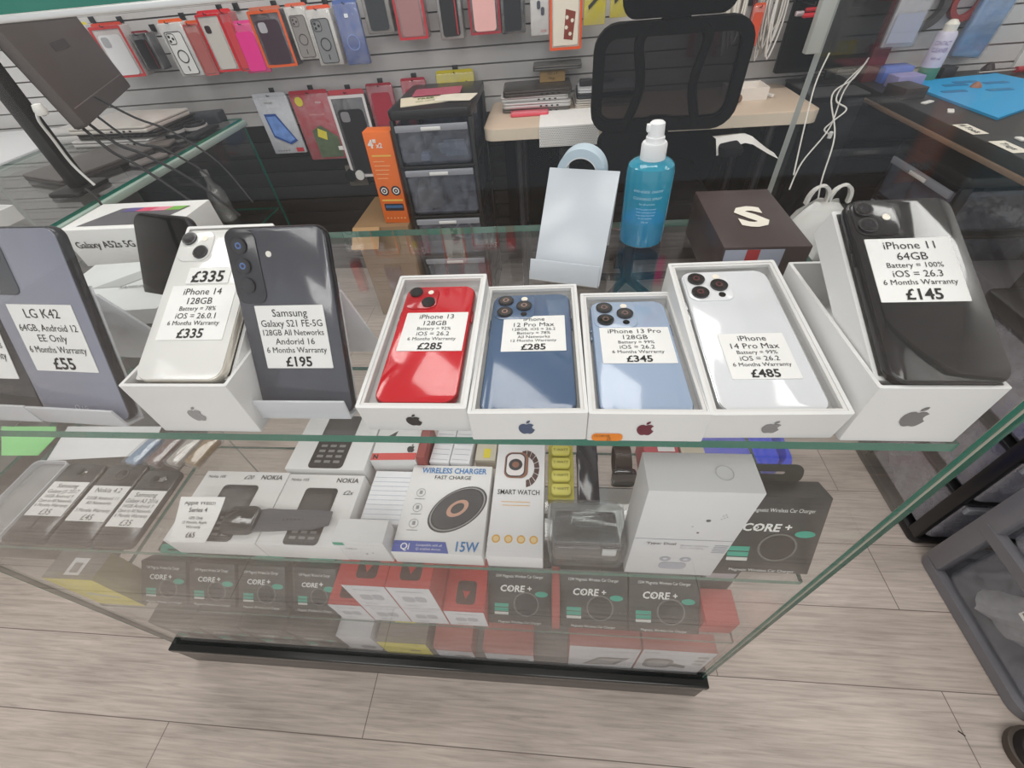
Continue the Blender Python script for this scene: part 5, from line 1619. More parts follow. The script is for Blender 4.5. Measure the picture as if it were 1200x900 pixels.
# black cabinet and monitor between table and bench
bc = thing('cabinet', 'low black cabinet between the work table and workbench', 'cabinet', (0.850, 1.735, 0.0))
MB().bbox(0, 0, 0.03, 0.165, 0.240, 0.735, 0.003).build('body', M('161617', 0.6, spec=0.15), bc)
MB().bbox(0.01, -0.012, 0.05, 0.155, -0.0005, 0.72, 0.002).build('door', M('1b1b1d', 0.6, spec=0.15), bc)
MB().bbox(0.004, 0.004, 0.0, 0.161, 0.236, 0.0295, 0.002).build('plinth', BLACK(), bc)
MB().bbox(-0.004, -0.014, 0.7355, 0.17, 0.240, 0.742, 0.002).build('top_mat', M('3a3a3c', 0.7), bc)
bm_ = thing('monitor', 'black monitor seen edge-on above the black cabinet, cut off at top', 'monitor', (0.765, 1.885, 0.7425), math.radians(-1))
MB().rrect(0, 0.0, 0.290, 0.030, 0.006, 0.035, 0.50, 0.004).build('housing', M('0c0c0d', 0.5, spec=0.15), bm_)
MB().bbox(0.008, -0.0008, 0.050, 0.282, -0.0001, 0.49, 0.0002).build('screen', M('060607', 0.3, spec=0.1), bm_)
MB().rrect(0.125, -0.05, 0.255, 0.075, 0.01, 0.0, 0.006, 0.002).build('foot', M('121213', 0.4), bm_)
MB().bbox(0.175, 0.008, 0.005, 0.210, 0.024, 0.04, 0.002).build('neck', M('121213', 0.4), bm_)
pl_ = thing('pliers', 'red handled pliers hanging in front of the black monitor', 'pliers', mat=Matrix.Translation(ony(940, 15, 1.80)) @ Matrix.Rotation(math.radians(90), 4, 'X'))
MB().rrect(0, -0.012, 0.075, 0.0, 0.006, 0, 0.014, 0.004).build('handle', M('c41c2a', 0.3), pl_)
MB().rrect(0.004, 0.002, 0.07, 0.012, 0.005, 0, 0.012, 0.004).build('handle', M('b01624', 0.3), pl_)
MB().rrect(-0.022, -0.007, 0.002, 0.006, 0.004, 0.002, 0.012, 0.002).build('jaws', M('d0c0c0', 0.3, 0.8), pl_)
hk = thing('peg_hook', 'dark peg hook in front of black monitor carrying the red pliers', 'hook', (ony(940, 15, 1.80).x + 0.03, YW, ony(940, 15, 1.80).z + 0.0165))
MB().tube([(0, 0.0, 0.0), (0, -0.19, 0.0), (0, -0.20, 0.006)], 0.002, 6).build('wire', M('3c3c3e', 0.3, 0.7), hk)

# ------------------------------------------------------------------ office chair
ch = thing('office_chair', 'black mesh-backed office chair with headrest facing the work table', 'chair', (0.30, 1.42, 0.0), math.radians(-2))
BK = M('0a0a0b', 0.7, var=0.1, spec=0.10)
TB = Matrix.Translation((0, 0.02, 0.74)) @ Matrix.Rotation(math.radians(3), 4, 'X') @ Matrix.Rotation(math.radians(90), 4, 'X')
bf = MB(TB)
bf.frame(-0.200, 0.010, 0.200, 0.262, 0.060, 0.030, -0.014, 0.014)
for sg in (-1, 1):
    bf.tube([(sg * 0.10, 0.02, 0.006), (sg * 0.070, 0.12, 0.010), (sg * 0.085, 0.22, 0.008), (sg * 0.06, 0.252, 0.004)], 0.013, 8)
bf.build('back_frame', BK, ch)
MB(TB).rrect(-0.178, 0.032, 0.178, 0.240, 0.040, -0.003, 0.000).build('mesh', MESH_M, ch)
MB(TB).rrect(-0.135, 0.268, 0.135, 0.42, 0.035, -0.020, 0.030, 0.012).build('headrest', M('0a0a0b', 0.8, spec=0.08), ch)
MB(TB).bbox(-0.035, 0.245, -0.012, 0.035, 0.330, 0.008, 0.003).build('headrest_stem', BK, ch)
MB(TB).rrect(-0.175, -0.17, 0.010, 0.012, 0.030, -0.016, 0.016, 0.008).build('lumbar_support', M('0b0b0c', 0.8, spec=0.08), ch)
MB().bbox(-0.03, 0.02, 0.43, 0.03, 0.06, 0.78, 0.006).build('back_spine', BK, ch)
MB().rrect(-0.23, 0.055, 0.235, 0.50, 0.06, 0.445, 0.515, 0.025).build('seat', M('19191b', 0.75, spec=0.12), ch)
for sg in (-1, 1):
    a_ = MB()
    a_.tube([(sg * 0.235, 0.30, 0.46), (sg * 0.262, 0.27, 0.52), (sg * 0.262, 0.24, 0.60), (sg * 0.258, 0.22, 0.634)], 0.016, 8)
    ar = a_.build('armrest', BK, ch)
    MB().rrect(sg * 0.258 - 0.036, 0.11, sg * 0.258 + 0.036, 0.33, 0.022, 0.632, 0.659, 0.008).build('pad', M('141416', 0.7, spec=0.12), ar)
MB().cyl(0, 0.26, 0.025, 0.09, 0.445, 18).build('gas_lift', M('1a1a1b', 0.3, 0.4), ch)
for k in range(5):
    an = math.radians(72 * k + 20)
    lg_ = MB().tube([(0.02 * math.cos(an), 0.26 + 0.02 * math.sin(an), 0.10), (0.25 * math.cos(an), 0.26 + 0.25 * math.sin(an), 0.065)], 0.017, 8, smooth=0).build('leg', BK, ch)
    MB(Matrix.Translation((0.25 * math.cos(an), 0.26 + 0.25 * math.sin(an), 0.026)) @ Matrix.Rotation(an, 4, 'Z') @ Matrix.Rotation(math.radians(90), 4, 'X')).cyl(0, 0, 0.026, -0.02, 0.02, 16).build('castor', BK, lg_)
cl = MB()
P0 = []
for k in range(9):
    u = k / 8
    wv = 0.045 - 0.02 * math.sin(u * math.pi)
    zc = 0.6640 - 0.0 * u + (0.012 * math.sin(u * 5) if u > 0.6 else 0.003)
    c_ = Vector((0.52 + 0.20 * u, 1.585 + 0.035 * math.sin(u * 3.0), zc - 0.10 * max(0, u - 0.5) ** 1.3))
    P0.append([(c_.x, c_.y - wv, c_.z + 0.002 - 0.035 * (1 - u)), (c_.x, c_.y, c_.z + 0.006), (c_.x, c_.y + wv, c_.z), (c_.x, c_.y, c_.z + 0.004)])
cl.loops(P0)
cl = cl.build('cloth', M('e8e6e2', 0.8), None)
fix(cl, 'white cloth strip draped over the right armrest of the office chair', 'cloth')

# ------------------------------------------------------------------ right side workbench
bn = thing('workbench', 'dark workbench along the right wall carrying the blue mat', 'workbench', (0, 0, 0))
MB().bbox(1.075, 0.91, 0.695, 2.25, 1.985, 0.730, 0.004).build('bench_top', M('2c2a29', 0.5, var=0.2, scale=8), bn)
MB().bbox(1.066, 0.91, 0.690, 1.0745, 1.985, 0.702, 0.002).build('edge_strip', M('7d6653', 0.5), bn)
for y_ in (0.93, 1.93):
    MB().bbox(1.10, y_, 0.0, 1.15, y_ + 0.045, 0.695, 0.003).build('leg', M('1b1b1c', 0.4), bn)
    MB().bbox(2.18, y_, 0.0, 2.23, y_ + 0.045, 0.695, 0.003).build('leg', M('1b1b1c', 0.4), bn)
MB().bbox(1.75, 0.98, 0.0, 1.765, 1.925, 0.6945, 0.002).build('back_panel', M('0f0f10', 0.8, spec=0.1), bn)
ZB = 0.7304
mt = thing('work_mat', 'bright blue silicone repair mat lying on the dark workbench', 'mat', (0, 0, 0))
A_ = [onz(*p_, ZB) for p_ in ((1056, 99), (1166, 88), (1262, 108), (1168, 141))]
mq = MB()
mq.prism([(p_.x, p_.y) for p_ in A_], ZB, ZB + 0.006)
mq.build('mat', M('1d9ed6', 0.55, var=0.03), mt)
mq = MB()
cxm = sum((p_ for p_ in A_), Vector()) / 4
for u, v_ in ((0.35, 0.25), (0.5, 0.2), (0.2, 0.4), (0.55, 0.55), (0.7, 0.35)):
    p_ = (A_[0] * (1 - u) + A_[1] * u) * (1 - v_) + (A_[3] * (1 - u) + A_[2] * u) * v_
    mq.prism(rpoly(p_.x - 0.035, p_.y - 0.012, p_.x + 0.035, p_.y + 0.012, 0.004), ZB + 0.006, ZB + 0.0072)
mq.build('compartment', M('1878a8', 0.55), mt)
loose('screw_pile', 'small coppery heap of parts lying on the blue mat', 'parts', onz(1143, 102, ZB + .006).x, onz(1143, 102, ZB + .006).y, ZB + 0.0064, MB().lathe([(0.016, 0), (0.012, 0.008), (0.003, 0.014)], n=9), '9a6a54', part='parts')
cn = onz(1078, 92, ZB)
ac = thing('aerosol_can', 'white and violet aerosol can standing behind the blue mat', 'can', (cn.x - 0.005, cn.y - 0.03, ZB))
MB().lathe([(0.0005, 0), (0.027, 0.0), (0.0285, 0.004), (0.0285, 0.040)], n=28).build('green_band', M('4f8a70', 0.35), ac)
MB().lathe([(0.0285, 0.040), (0.0285, 0.125), (0.024, 0.133), (0.012, 0.137), (0.0005, 0.138)], n=28).build('body', M('cfcadb', 0.3), ac)
MB().lathe([(0.0005, 0.135), (0.019, 0.135), (0.019, 0.152), (0.010, 0.162), (0.0005, 0.164)], n=24).build('cap', M('e6e2d6', 0.4), ac)
wrap_text('printed_text', [('CONTACT', 0.100, 0.012, 0.045), ('CLEANER', 0.082, 0.012, 0.045), ('400 ml', 0.062, 0.007, 0.03)], 0.0289, math.radians(-120), M('6a5a9a', 0.5), ac)
for k, (px_, py_, ro, ri, c_, lb) in enumerate(((1087, 8, 0.062, 0.040, '4a4848', 'large dark grey tape ring hanging on the wall above the workbench'), (1134, 2, 0.050, 0.034, '9a3c36', 'red tape ring hanging right of the grey tape ring'))):
    p_ = ony(px_, py_, 1.975)
    o = thing('tape_ring', lb, 'tape', mat=Matrix.Translation(p_) @ Matrix.Rotation(math.radians(90), 4, 'X'))
    MB().ring(0, 0, ro, ri, -0.012, 0.012, 36).build('tape', M(c_, 0.5), o)
    MB().cyl(0, ri - 0.006, 0.004, -0.025, 0.016, 10).build('peg', M('606060', 0.4, 0.6), o)
p_ = ony(1132, 66, 1.94)
o = thing('parts_packet', 'blue and clear packet hanging right of the tape rings', 'packet', (p_.x - 0.05, 1.94, p_.z - 0.0), math.radians(0))
MB(Matrix.Rotation(math.radians(6), 4, 'Y')).rrect(0, 0, 0.10, 0.03, 0.012, 0, 0.19, 0.012).build('contents', M('6f93bd', 0.35, var=0.5, scale=22), o)
MB(Matrix.Rotation(math.radians(6), 4, 'Y')).rrect(-0.004, -0.004, 0.104, 0.034, 0.014, -0.004, 0.22, 0.012).build('clear_bag', PACK, o)
p_ = ony(1044, 55, 1.880)
o = thing('parts_packet', 'long clear packet with white card hanging over the workbench end', 'packet', (p_.x - 0.03, 1.880, p_.z))
MB().rrect(0, 0, 0.095, 0.012, 0.003, 0, 0.22, 0.002).build('card', M('c3c2c8', 0.5), o)
MB().rrect(-0.004, -0.004, 0.099, 0.016, 0.004, -0.004, 0.24, 0.003).build('clear_bag', PACK, o)
g = MB(face('front', 0.095, 0.012, 0.22, 0.0045))
g.box(0.006, 0.01, 0, 0.088, 0.085, 0.0004)
g.build('printed_panel', M('a9adc0', 0.5), o, False)
p_ = ony(985, 45, 1.95)
o = carton('accessory_box', 'dark red tall box standing behind the case post beside the black monitor', p_.x - 0.03, 1.91, 0.7305, 0.055, 0.06, 0.30, '6e2a33')
o['label'] = 'dark red tall box on the workbench end beside the black monitor'
o.location.x = 1.078
p_ = onz(1032, 80, ZB)
for k, (dx, dy, w_, d_, h_, c_, lb, cat_) in enumerate(((-0.00, 0.045, 0.09, 0.06, 0.045, '5f78c8', 'blue box standing on the workbench left of the aerosol can', 'box'), (0.0, -0.045, 0.085, 0.06, 0.035, '9c96c2', 'lilac box standing in front of the blue box on workbench', 'box'), (-0.04, -0.17, 0.07, 0.09, 0.030, '3a3330', 'dark box lying left of the blue box on workbench', 'box'), (0.20, 0.06, 0.05, 0.05, 0.03, '2f2a2c', 'dark tool block lying behind the aerosol can', 'tool'))):
    carton('tool_box', lb, 1.105 + 0.02 + dx, 1.83 + dy, ZB, w_, d_, h_, c_, 4 * k, None, cat=cat_)
o = thing('screwdriver', 'red handled screwdriver lying behind the blue mat', 'screwdriver', (1.56, 1.90, ZB + 0.010), math.radians(4))
MB(Matrix.Rotation(math.radians(90), 4, 'Y')).cyl(0, 0, 0.0095, 0.0, 0.085, 12).build('handle', M('a8323c', 0.4), o)
MB(Matrix.Rotation(math.radians(90), 4, 'Y')).cyl(0, 0, 0.0030, -0.12, 0.0, 8).build('shaft', M('cfc9c4', 0.3, 0.8), o)
loose('tool_clip', 'small black clip lying between screwdriver and white wall panel', 'tool', 1.49, 1.925, ZB, MB().lathe([(0.016, 0), (0.02, 0.012), (0.008, 0.03), (0.002, 0.032)], n=14), '232225', part='clip')
for k, (x_, y_, lb, tx) in enumerate(((1.072, 1.34, 'white tape label with handwriting stuck on the workbench edge', '# Tools'), (1.072, 1.20, 'second white tape label stuck on workbench edge, further right', 'Trays'))):
    o = thing('tape_label', lb, 'label', mat=Matrix.Translation((x_ + 0.004, y_ + 0.06, ZB + 0.0006)) @ Matrix.Rotation(math.radians(-90), 4, 'Z'))
    MB().rrect(0, 0, 0.085, 0.038, 0.002, 0, 0.0008).build('tape', M('e6dfd0', 0.6), o, False)
    g = MB(Matrix.Translation((0, 0, 0.0010)))
    g.text(tx, 0.042, 0.012, 0.016, 0.07, 0.01)
    g.build('handwriting', INK(), o, False)
for k in range(4):
    y_ = (1.72, 1.60, 1.50, 1.25)[k]
    loose('paper_scrap', ('white scrap lying nearest the cables on workbench', 'white thin scrap left of the blue mat corner', 'white scrap at the blue mat corner', 'small white tag sticking up at workbench edge')[k], 'scrap', 1.10 + 0.02 * k, y_, ZB, MB().rrect(0, 0, 0.05 - 0.008 * k, 0.016, 0.003, 0, 0.004, 0.001), 'e6e4de', rz=30 * k, part='scrap')

# white cords from the bench down to the bag
for k, (pts_, lb) in enumerate((
        (((1018, 68, 1.88), (1000, 92, 1.69), (975, 112, 1.62), (978, 160, 1.50), (962, 215, 1.42), (955, 262, 1.38)), 'white cord hanging from the workbench to the carrier bag, longest one'),
        (((1016, 72, 1.87), (990, 105, 1.68), (972, 150, 1.56), (940, 190, 1.46), (925, 222, 1.40)), 'white cord curving from the workbench towards the bag handle'),
        (((1012, 76, 1.86), (988, 100, 1.68), (980, 118, 1.62), (992, 128, 1.60), (976, 142, 1.57), (966, 152, 1.56), (973, 158, 1.55)), 'white cord with a looped free end and small plug under the workbench'),
        (((972, 62, 1.70), (955, 100, 1.66), (940, 160, 1.52), (930, 205, 1.42)), 'single straight white cord hanging left of the cord cluster'))):
    o = thing('charging_cable', lb, 'cord', (0, 0, 0))
    P_ = [ony(*q) for q in pts_]
    MB().tube([tuple(p_) for p_ in P_], 0.0022, 6, smooth=6).build('cord', M('e4e2dc', 0.45), o)
    if k == 2:
        MB(Matrix.Translation(P_[-1])).lathe([(0.001, -0.010), (0.006, -0.009), (0.006, 0.008), (0.001, 0.010)], n=12).build('plug', M('efeeea', 0.4), o)

# crate, carrier bag and small packets behind the case
cr = thing('storage_crate', 'black storage crate on floor under the white carrier bag', 'crate', (0.70, 1.18, 0.0))
open_tray(cr, 0.33, 0.36, 0.385, 0.012, 0.012, outer='111112', inner='0c0c0d', name='body')
MB().bbox(-0.006, -0.006, 0.386, 0.336, 0.366, 0.398, 0.003).build('lid', M('1b1b1d', 0.4), cr)
bg = thing('carrier_bag', 'white plastic carrier bag with looped handles behind the dark brown box', 'bag', (0.80, 1.33, 0.3985))
rnd = random.Random(4)
Lb = []
for k, (zz_, sx_, sy_) in enumerate(((0.0, 0.085, 0.060), (0.02, 0.105, 0.075), (0.07, 0.100, 0.07), (0.12, 0.075, 0.055), (0.15, 0.050, 0.035), (0.165, 0.036, 0.022))):
    Lb.append([((sx_ * (1 + 0.12 * math.sin(5 * a_ + k)) * math.cos(a_)), sy_ * (1 + 0.15 * math.sin(7 * a_ + 2 * k)) * math.sin(a_), zz_ + (0.004 * math.sin(4 * a_) if k else 0)) for a_ in [2 * math.pi * i / 28 for i in range(28)]])
MB().loops(Lb).build('bag_body', clear_mat('thin_white_film', (0.9, 0.9, 0.9), body=0.86, body_col=(0.78, 0.78, 0.75), rough=0.3), bg)
for sg in (-1, 1):
    MB().loops([[(sg * 0.030 + r_ * math.cos(t_) * sg * 1.0 - 0.0 + dx, dy, 0.160 + 0.050 * math.sin(t_) ** 0.8 + dz) for dx, dy, dz in ((-0.004, -0.008, 0), (0.004, -0.008, 0.004), (0.004, 0.008, 0.004), (-0.004, 0.008, 0))] for t_, r_ in [(math.pi * k / 10, 0.028) for k in range(11)]]).build('handle', M('e6e5e0', 0.5), bg)
carton('accessory_box', 'bright red packet standing right of the white carrier bag', 0.925, 1.40, 0.3985, 0.055, 0.03, 0.085, 'cc2026', 8)
loose('parts_packet', 'pale pink crumpled packet in front of the bright red packet', 'packet', 0.975, 1.33, 0.3985, MB().lathe([(0.03, 0), (0.036, 0.02), (0.024, 0.06), (0.012, 0.085), (0.003, 0.09)], n=11), 'c9aeb0', part='packet', var=0.3)

# drawer tower and file box under the bench
drawer_tower('black drawer tower with clear drawers under the workbench', (1.115, 1.62, 0.0), math.radians(-90), 0.33, 0.36, (0.02, 0.16, 0.31, 0.46, 0.60), '151516', FROST_D, group=None)
o = thing('cable_coil', 'coil of white cable inside a drawer of the tower under workbench', 'cable', (1.175, 1.44, 0.345))
MB().tube([(0.010 * math.sin(t_ * 2.1), 0.045 * math.cos(t_ * 0.8), 0.052 + 0.040 * math.sin(t_ * 0.8)) for t_ in range(26)], 0.003, 5).build('cable', M('cfcdc6', 0.4), o)
o = carton('accessory_box', 'red box inside top drawer of the tower under workbench', 1.15, 1.40, 0.466, 0.06, 0.12, 0.07, '8a2f2c')
fb = thing('file_box', 'grey box file with a blue spine standing under the workbench', 'box', (1.19, 1.02, 0.0))
MB().bbox(0, 0, 0.20, 0.28, 0.20, 0.42, 0.003).build('body', M('6f6c72', 0.5), fb)
MB().bbox(-0.003, 0.165, 0.205, 0.0, 0.198, 0.415, 0.001).build('spine', M('2f6bd0', 0.4), fb)
MB().bbox(-0.02, -0.03, 0.0, 0.30, 0.23, 0.1995, 0.004).build('stand', M('1b1b1c', 0.5), fb)

# ------------------------------------------------------------------ left glass counter and what is on it
gc = thing('glass_counter', 'lower glass counter along the left with pale aluminium edge rail', 'counter', (0, 0, 0))
LX0, LX1, LY0, LY1, LZ = -1.92, -1.262, 0.40, 1.885, 0.752
pane('top_pane', LX0, LY0, LZ - 0.008, LX1, LY1, LZ, ge, gc)
pane('side_pane', LX1 - 0.006, LY0, 0.09, LX1, LY1, LZ - 0.0285, ge, gc)
pane('end_pane', LX0, LY1 - 0.006, 0.09, LX1 - 0.007, LY1, LZ - 0.0285, ge, gc)
pane('glass_shelf', LX0 + 0.01, LY0, 0.388, LX1 - 0.012, LY1 - 0.012, 0.395, [SHELF_GLASS, GREEN_EDGE], gc)
RAIL = M('b9cfc4', 0.35, 0.3)
MB().bbox(LX1 - 0.020, LY0, LZ - 0.028, LX1 + 0.012, LY1 + 0.004, LZ - 0.0085, 0.003).build('edge_rail', RAIL, gc)
MB().bbox(LX0, LY0, LZ - 0.028, LX0 + 0.02, LY1, LZ - 0.0085, 0.003).build('edge_rail', RAIL, gc)
MB().bbox(LX0, LY0, 0.0, LX1, LY1, 0.0895, 0.004).build('plinth', M('55504c', 0.5), gc)
MB().bbox(LX0 - 0.008, LY0, 0.09, LX0 - 0.0005, LY1, LZ - 0.01, 0.001).build('back_panel', M('9a9894', 0.6), gc)
LT = LZ + 0.0004
A_, B_, C_ = onz(30, 212, LT), onz(108, 224, LT), onz(232, 181, LT)
lt = thing('laptop', 'grey closed laptop lying at an angle on the left glass counter', 'laptop', mat=frame3(A_, B_, A_ + (C_ - B_)) @ Matrix.Translation((0, 0, 0.001)))
MB().rrect(0, 0, 0.215, 0.300, 0.010, 0.0, 0.010, 0.002).build('base', M('4a4746', 0.4, 0.3), lt)
MB().rrect(0, 0, 0.215, 0.300, 0.010, 0.0105, 0.018, 0.002).build('lid', M('6a6664', 0.45, 0.2), lt)
zz = LT
for k, (c_, dx, dy, rz_, lb) in enumerate((('d8d6d4', 0.0, 0.0, -4, 'lowest silver laptop of the stack on the left glass counter'), ('45423f', 0.03, 0.01, -2, 'dark laptop in the middle of the stack on left glass counter'), ('e8e2da', 0.02, 0.0, -5, 'pale laptop on top of the stack on left glass counter'))):
    o = laptop(lb, -1.77 + dx, 1.60 + dy, zz, 0.33, 0.235, 0.020, c_, rz_, 'laptops stacked on the left glass counter')
    zz += 0.0208
o = laptop('thin silver laptop lying behind on the left glass counter, near packets', -1.89, 1.66, LT, 0.118, 0.20, 0.045, 'dcdad8', 0, None, False)
for k, (x_, y_, lb) in enumerate(((-1.425, 1.70, 'coiled black and silver cable at the back of left glass counter'), (-1.36, 1.74, 'second coiled cable, right of the first, on left glass counter'))):
    o = thing('cable_coil', lb, 'cable', (x_, y_, LT))
    for q in range(3):
        MB().ring(0, 0, 0.045 - 0.004 * q, 0.037 - 0.004 * q, 0.0002 + 0.0085 * q, 0.0085 * (q + 1), 28).build('cable_turn', M('2a2a2c' if q % 2 == 0 else 'b9b6b4', 0.35), o)
for k, (x_, y_, w_, d_, h_, c_, rz_, lb) in enumerate(((-1.46, 1.80, 0.15, 0.07, 0.035, '3a3d42', 8, 'dark zip bag at the far right end of left glass counter'), (-1.335, 1.62, 0.045, 0.15, 0.012, '1e1f22', -4, 'black phone lying along the rail of the left glass counter'), (-1.44, 1.52, 0.10, 0.07, 0.010, '68615c', 14, 'brownish flat pouch lying between laptop and coiled cables'), (-1.36, 1.36, 0.05, 0.11, 0.010, '77706c', -22, 'grey flat gadget lying right of the grey laptop'))):
    loose('gadget', lb, 'gadget', x_, y_, LT, MB().rrect(0, 0, w_, d_, 0.01, 0, h_, 0.004), c_, rz=rz_, part='shell')
# contents seen through its side
for k, (x_, y_, z_, w_, d_, h_, c_, lb) in enumerate(((-1.42, 1.30, 0.3954, 0.12, 0.09, 0.17, 'd2d6da', 'white carton inside the left glass counter below the rail'), (-1.40, 1.12, 0.3954, 0.11, 0.10, 0.13, '9a9084', 'brown-grey carton inside the left glass counter'), (-1.42, 0.96, 0.3954, 0.12, 0.10, 0.15, '5a5654', 'dark carton inside the left glass counter'), (-1.40, 0.78, 0.3954, 0.10, 0.12, 0.14, 'e2e4e6', 'white carton inside the left glass counter at near end'), (-1.44, 1.58, 0.0902, 0.14, 0.14, 0.20, 'b9b3aa', 'beige carton at the bottom of the left glass counter'), (-1.44, 1.30, 0.0902, 0.14, 0.16, 0.22, '8c8a86', 'grey carton at the bottom of left glass counter'), (-1.42, 1.02, 0.0902, 0.13, 0.14, 0.20, 'd8dadc', 'white carton at the bottom of left glass counter'), (-1.42, 0.70, 0.0902, 0.13, 0.18, 0.22, '6a625c', 'brown carton at the bottom of left glass counter'))):
    o = carton('stock_box', lb, x_, y_, z_, w_, d_, h_, c_)
    gfx(o, 'right', (w_, d_, h_), 'printed_panel', M('77787c' if k % 2 else 'c9b85c', 0.5), lambda g_: g_.box(d_ * 0.2, h_ * 0.3, 0, d_ * 0.55, h_ * 0.7, 0.0003))
bt = thing('clear_bottle', 'clear plastic bottle standing inside the left glass counter', 'bottle', (-1.455, 1.77, 0.3954))
MB().lathe([(0.0005, 0.001), (0.034, 0.0), (0.036, 0.006), (0.036, 0.11), (0.030, 0.13), (0.013, 0.155), (0.012, 0.185), (0.0005, 0.186)], n=24).build('bottle', clear_mat('bottle_plastic', (0.9, 0.92, 0.9), body=0.18, rough=0.06, f0=0.12, wob=0.1), bt)
MB().lathe([(0.0005, 0.1865), (0.014, 0.1865), (0.014, 0.205), (0.0005, 0.206)], n=18).build('cap', M('c8c8c4', 0.4), bt)
wt_ = thing('parts_tray', 'white open tray lying at the near end of left glass counter', 'tray', (-1.66, 0.86, LT), math.radians(-8))
open_tray(wt_, 0.26, 0.17, 0.035, 0.004, 0.028)
MB().bbox(0.125, 0.005, 0.008, 0.130, 0.165, 0.034, 0.001).build('divider', M('e0e2e4', 0.5), wt_)
# monitor on its pole
po = thing('monitor_stand', 'tall black pole stand with white earphone lead on the left glass counter', 'stand', (-1.355, 1.19, LT))
MB().rrect(-0.07, -0.075, 0.03, 0.05, 0.015, 0.0, 0.012, 0.004).build('foot', M('141415', 0.4), po)
MB().bbox(-0.034, -0.030, 0.012, 0.006, 0.008, 0.46, 0.004).build('pole', M('121213', 0.35), po)
MB().bbox(-0.022, 0.0082, 0.05, -0.006, 0.014, 0.46, 0.003).build('cable_channel', M('2b2b2c', 0.4), po)
mA = Vector((-1.290, 1.245, 0.892))
mex = Vector((-0.33, 0.63, 0)).normalized()
mup = (Vector((0, 0, 1)) + Vector((-0.89, -0.46, 0)) * 0.18).normalized()
mm = frame3(mA, mA + mex, mA + mup)
mo = thing('monitor', 'large grey-backed monitor seen from behind at the top left', 'monitor', mat=mm)
MB().rrect(0, 0, 0.64, 0.40, 0.010, -0.030, 0.0, 0.004).build('housing', M('5b5451', 0.55, var=0.04), mo)
MB().bbox(0.004, 0.004, -0.0318, 0.636, 0.396, -0.0301, 0.0005).build('screen', M('0b0b0d', 0.1), mo)
MB().bbox(0.02, 0.040, 0.0001, 0.62, 0.043, 0.0010, 0.0003).build('seam', M('7a7370', 0.5), mo)
MB().rrect(0.22, 0.15, 0.36, 0.17, 0.004, 0.0001, 0.0012).build('vent', M('3e3936', 0.6), mo)
MB().rrect(0.30, 0.23, 0.46, 0.27, 0.004, 0.0001, 0.0012).build('vent', M('49433f', 0.6), mo)
ep = thing('earphone_lead', 'white earphone with its lead hanging down the black pole', 'earphones', (0, 0, 0))
P_ = [ony(43, 130, 1.135), ony(46, 142, 1.13), ony(62, 163, 1.135), ony(85, 193, 1.14), ony(111, 217, 1.14)]
MB().tube([tuple(q) for q in P_], 0.0035, 6).build('lead', M('dcdcd8', 0.4), ep)
MB(Matrix.Translation(ony(47, 129, 1.128))).lathe([(0.001, -0.013), (0.012, -0.010), (0.014, 0.0), (0.010, 0.012), (0.001, 0.014)], n=14).build('earbud', M('e6e6e0', 0.4), ep)
for k, (pts_, lb) in enumerate((
        (((-1.345, 1.30, 0.90), (-1.30, 1.31, 0.83), (-1.245, 1.32, 0.795), (-1.12, 1.30, 0.72), (-0.98, 1.24, 0.63)), 'black cable running from the monitor down to the lower right, thickest one'),
        (((-1.36, 1.36, 0.90), (-1.31, 1.38, 0.815), (-1.25, 1.40, 0.790), (-1.18, 1.40, 0.74), (-1.13, 1.39, 0.70)), 'black cable from the monitor ending over the counter rail'),
        (((-1.39, 1.43, 0.93), (-1.32, 1.45, 0.865), (-1.24, 1.47, 0.815), (-1.13, 1.46, 0.72), (-1.05, 1.42, 0.60)), 'black cable arching highest from the monitor over the rail'),
        (((-1.318, 1.135, 0.762), (-1.28, 1.11, 0.775), (-1.235, 1.08, 0.76), (-1.22, 1.06, 0.70)), 'short black cable below the foot of the black pole'),
        (((-1.335, 1.265, 0.90), (-1.29, 1.265, 0.825), (-1.245, 1.27, 0.785), (-1.13, 1.24, 0.70), (-1.00, 1.19, 0.61)), 'black cable running beside the thickest monitor cable'))):
    o = thing('black_cable', lb, 'cable', (0, 0, 0), 0, 'black cables of the monitor')
    MB().tube([tuple(q) for q in pts_], 0.0042 if k in (0, 4) else 0.0034, 6).build('cable', M('171718', 0.5), o)
# white chest behind the counter
wc_ = thing('white_cabinet', 'white cabinet behind the left glass counter at picture edge', 'cabinet', (-2.92, 0.75, 0.0))
MB().bbox(0, 0, 0.04, 0.92, 1.20, 0.70, 0.006).build('body', M('e4e7ea', 0.4), wc_)
MB().bbox(-0.01, -0.01, 0.7005, 0.93, 1.21, 0.745, 0.008).build('lid', M('eceef0', 0.4), wc_)
MB().bbox(0.03, 0.03, 0.0, 0.89, 1.17, 0.0395, 0.004).build('plinth', M('8a8a8a', 0.5), wc_)

# ------------------------------------------------------------------ right front: drawer towers, tub, shoe
FR = clear_mat('smoky_drawer_plastic', (0.78, 0.78, 0.82), body=0.34, body_col=(0.52, 0.51, 0.56), rough=0.18, wob=0.10, f0=0.07)
FR2 = clear_mat('grey_drawer_plastic', (0.90, 0.91, 0.93), body=0.10, body_col=(0.45, 0.46, 0.50), rough=0.2, wob=0.08, f0=0.07)
drawer_tower('black drawer tower with smoky drawers standing right of the glass case', (0.918, 0.545, 0.0), 0, 0.34, 0.31, (0.03, 0.205, 0.375, 0.545), '121213', FR, foot=0.024)
g2 = thing('drawer_tower', 'grey drawer tower in front at the right picture edge holding a bag', 'drawers', (0.918, 0.175, 0.0))
GM = M('747377', 0.28, var=0.06, coat=0.2)
for zz_ in (0.002, 0.200, 0.385):
    MB().frame(0, 0, 0.40, 0.345, 0.035, 0.022, zz_, zz_ + 0.026).build('ring_frame', GM, g2)
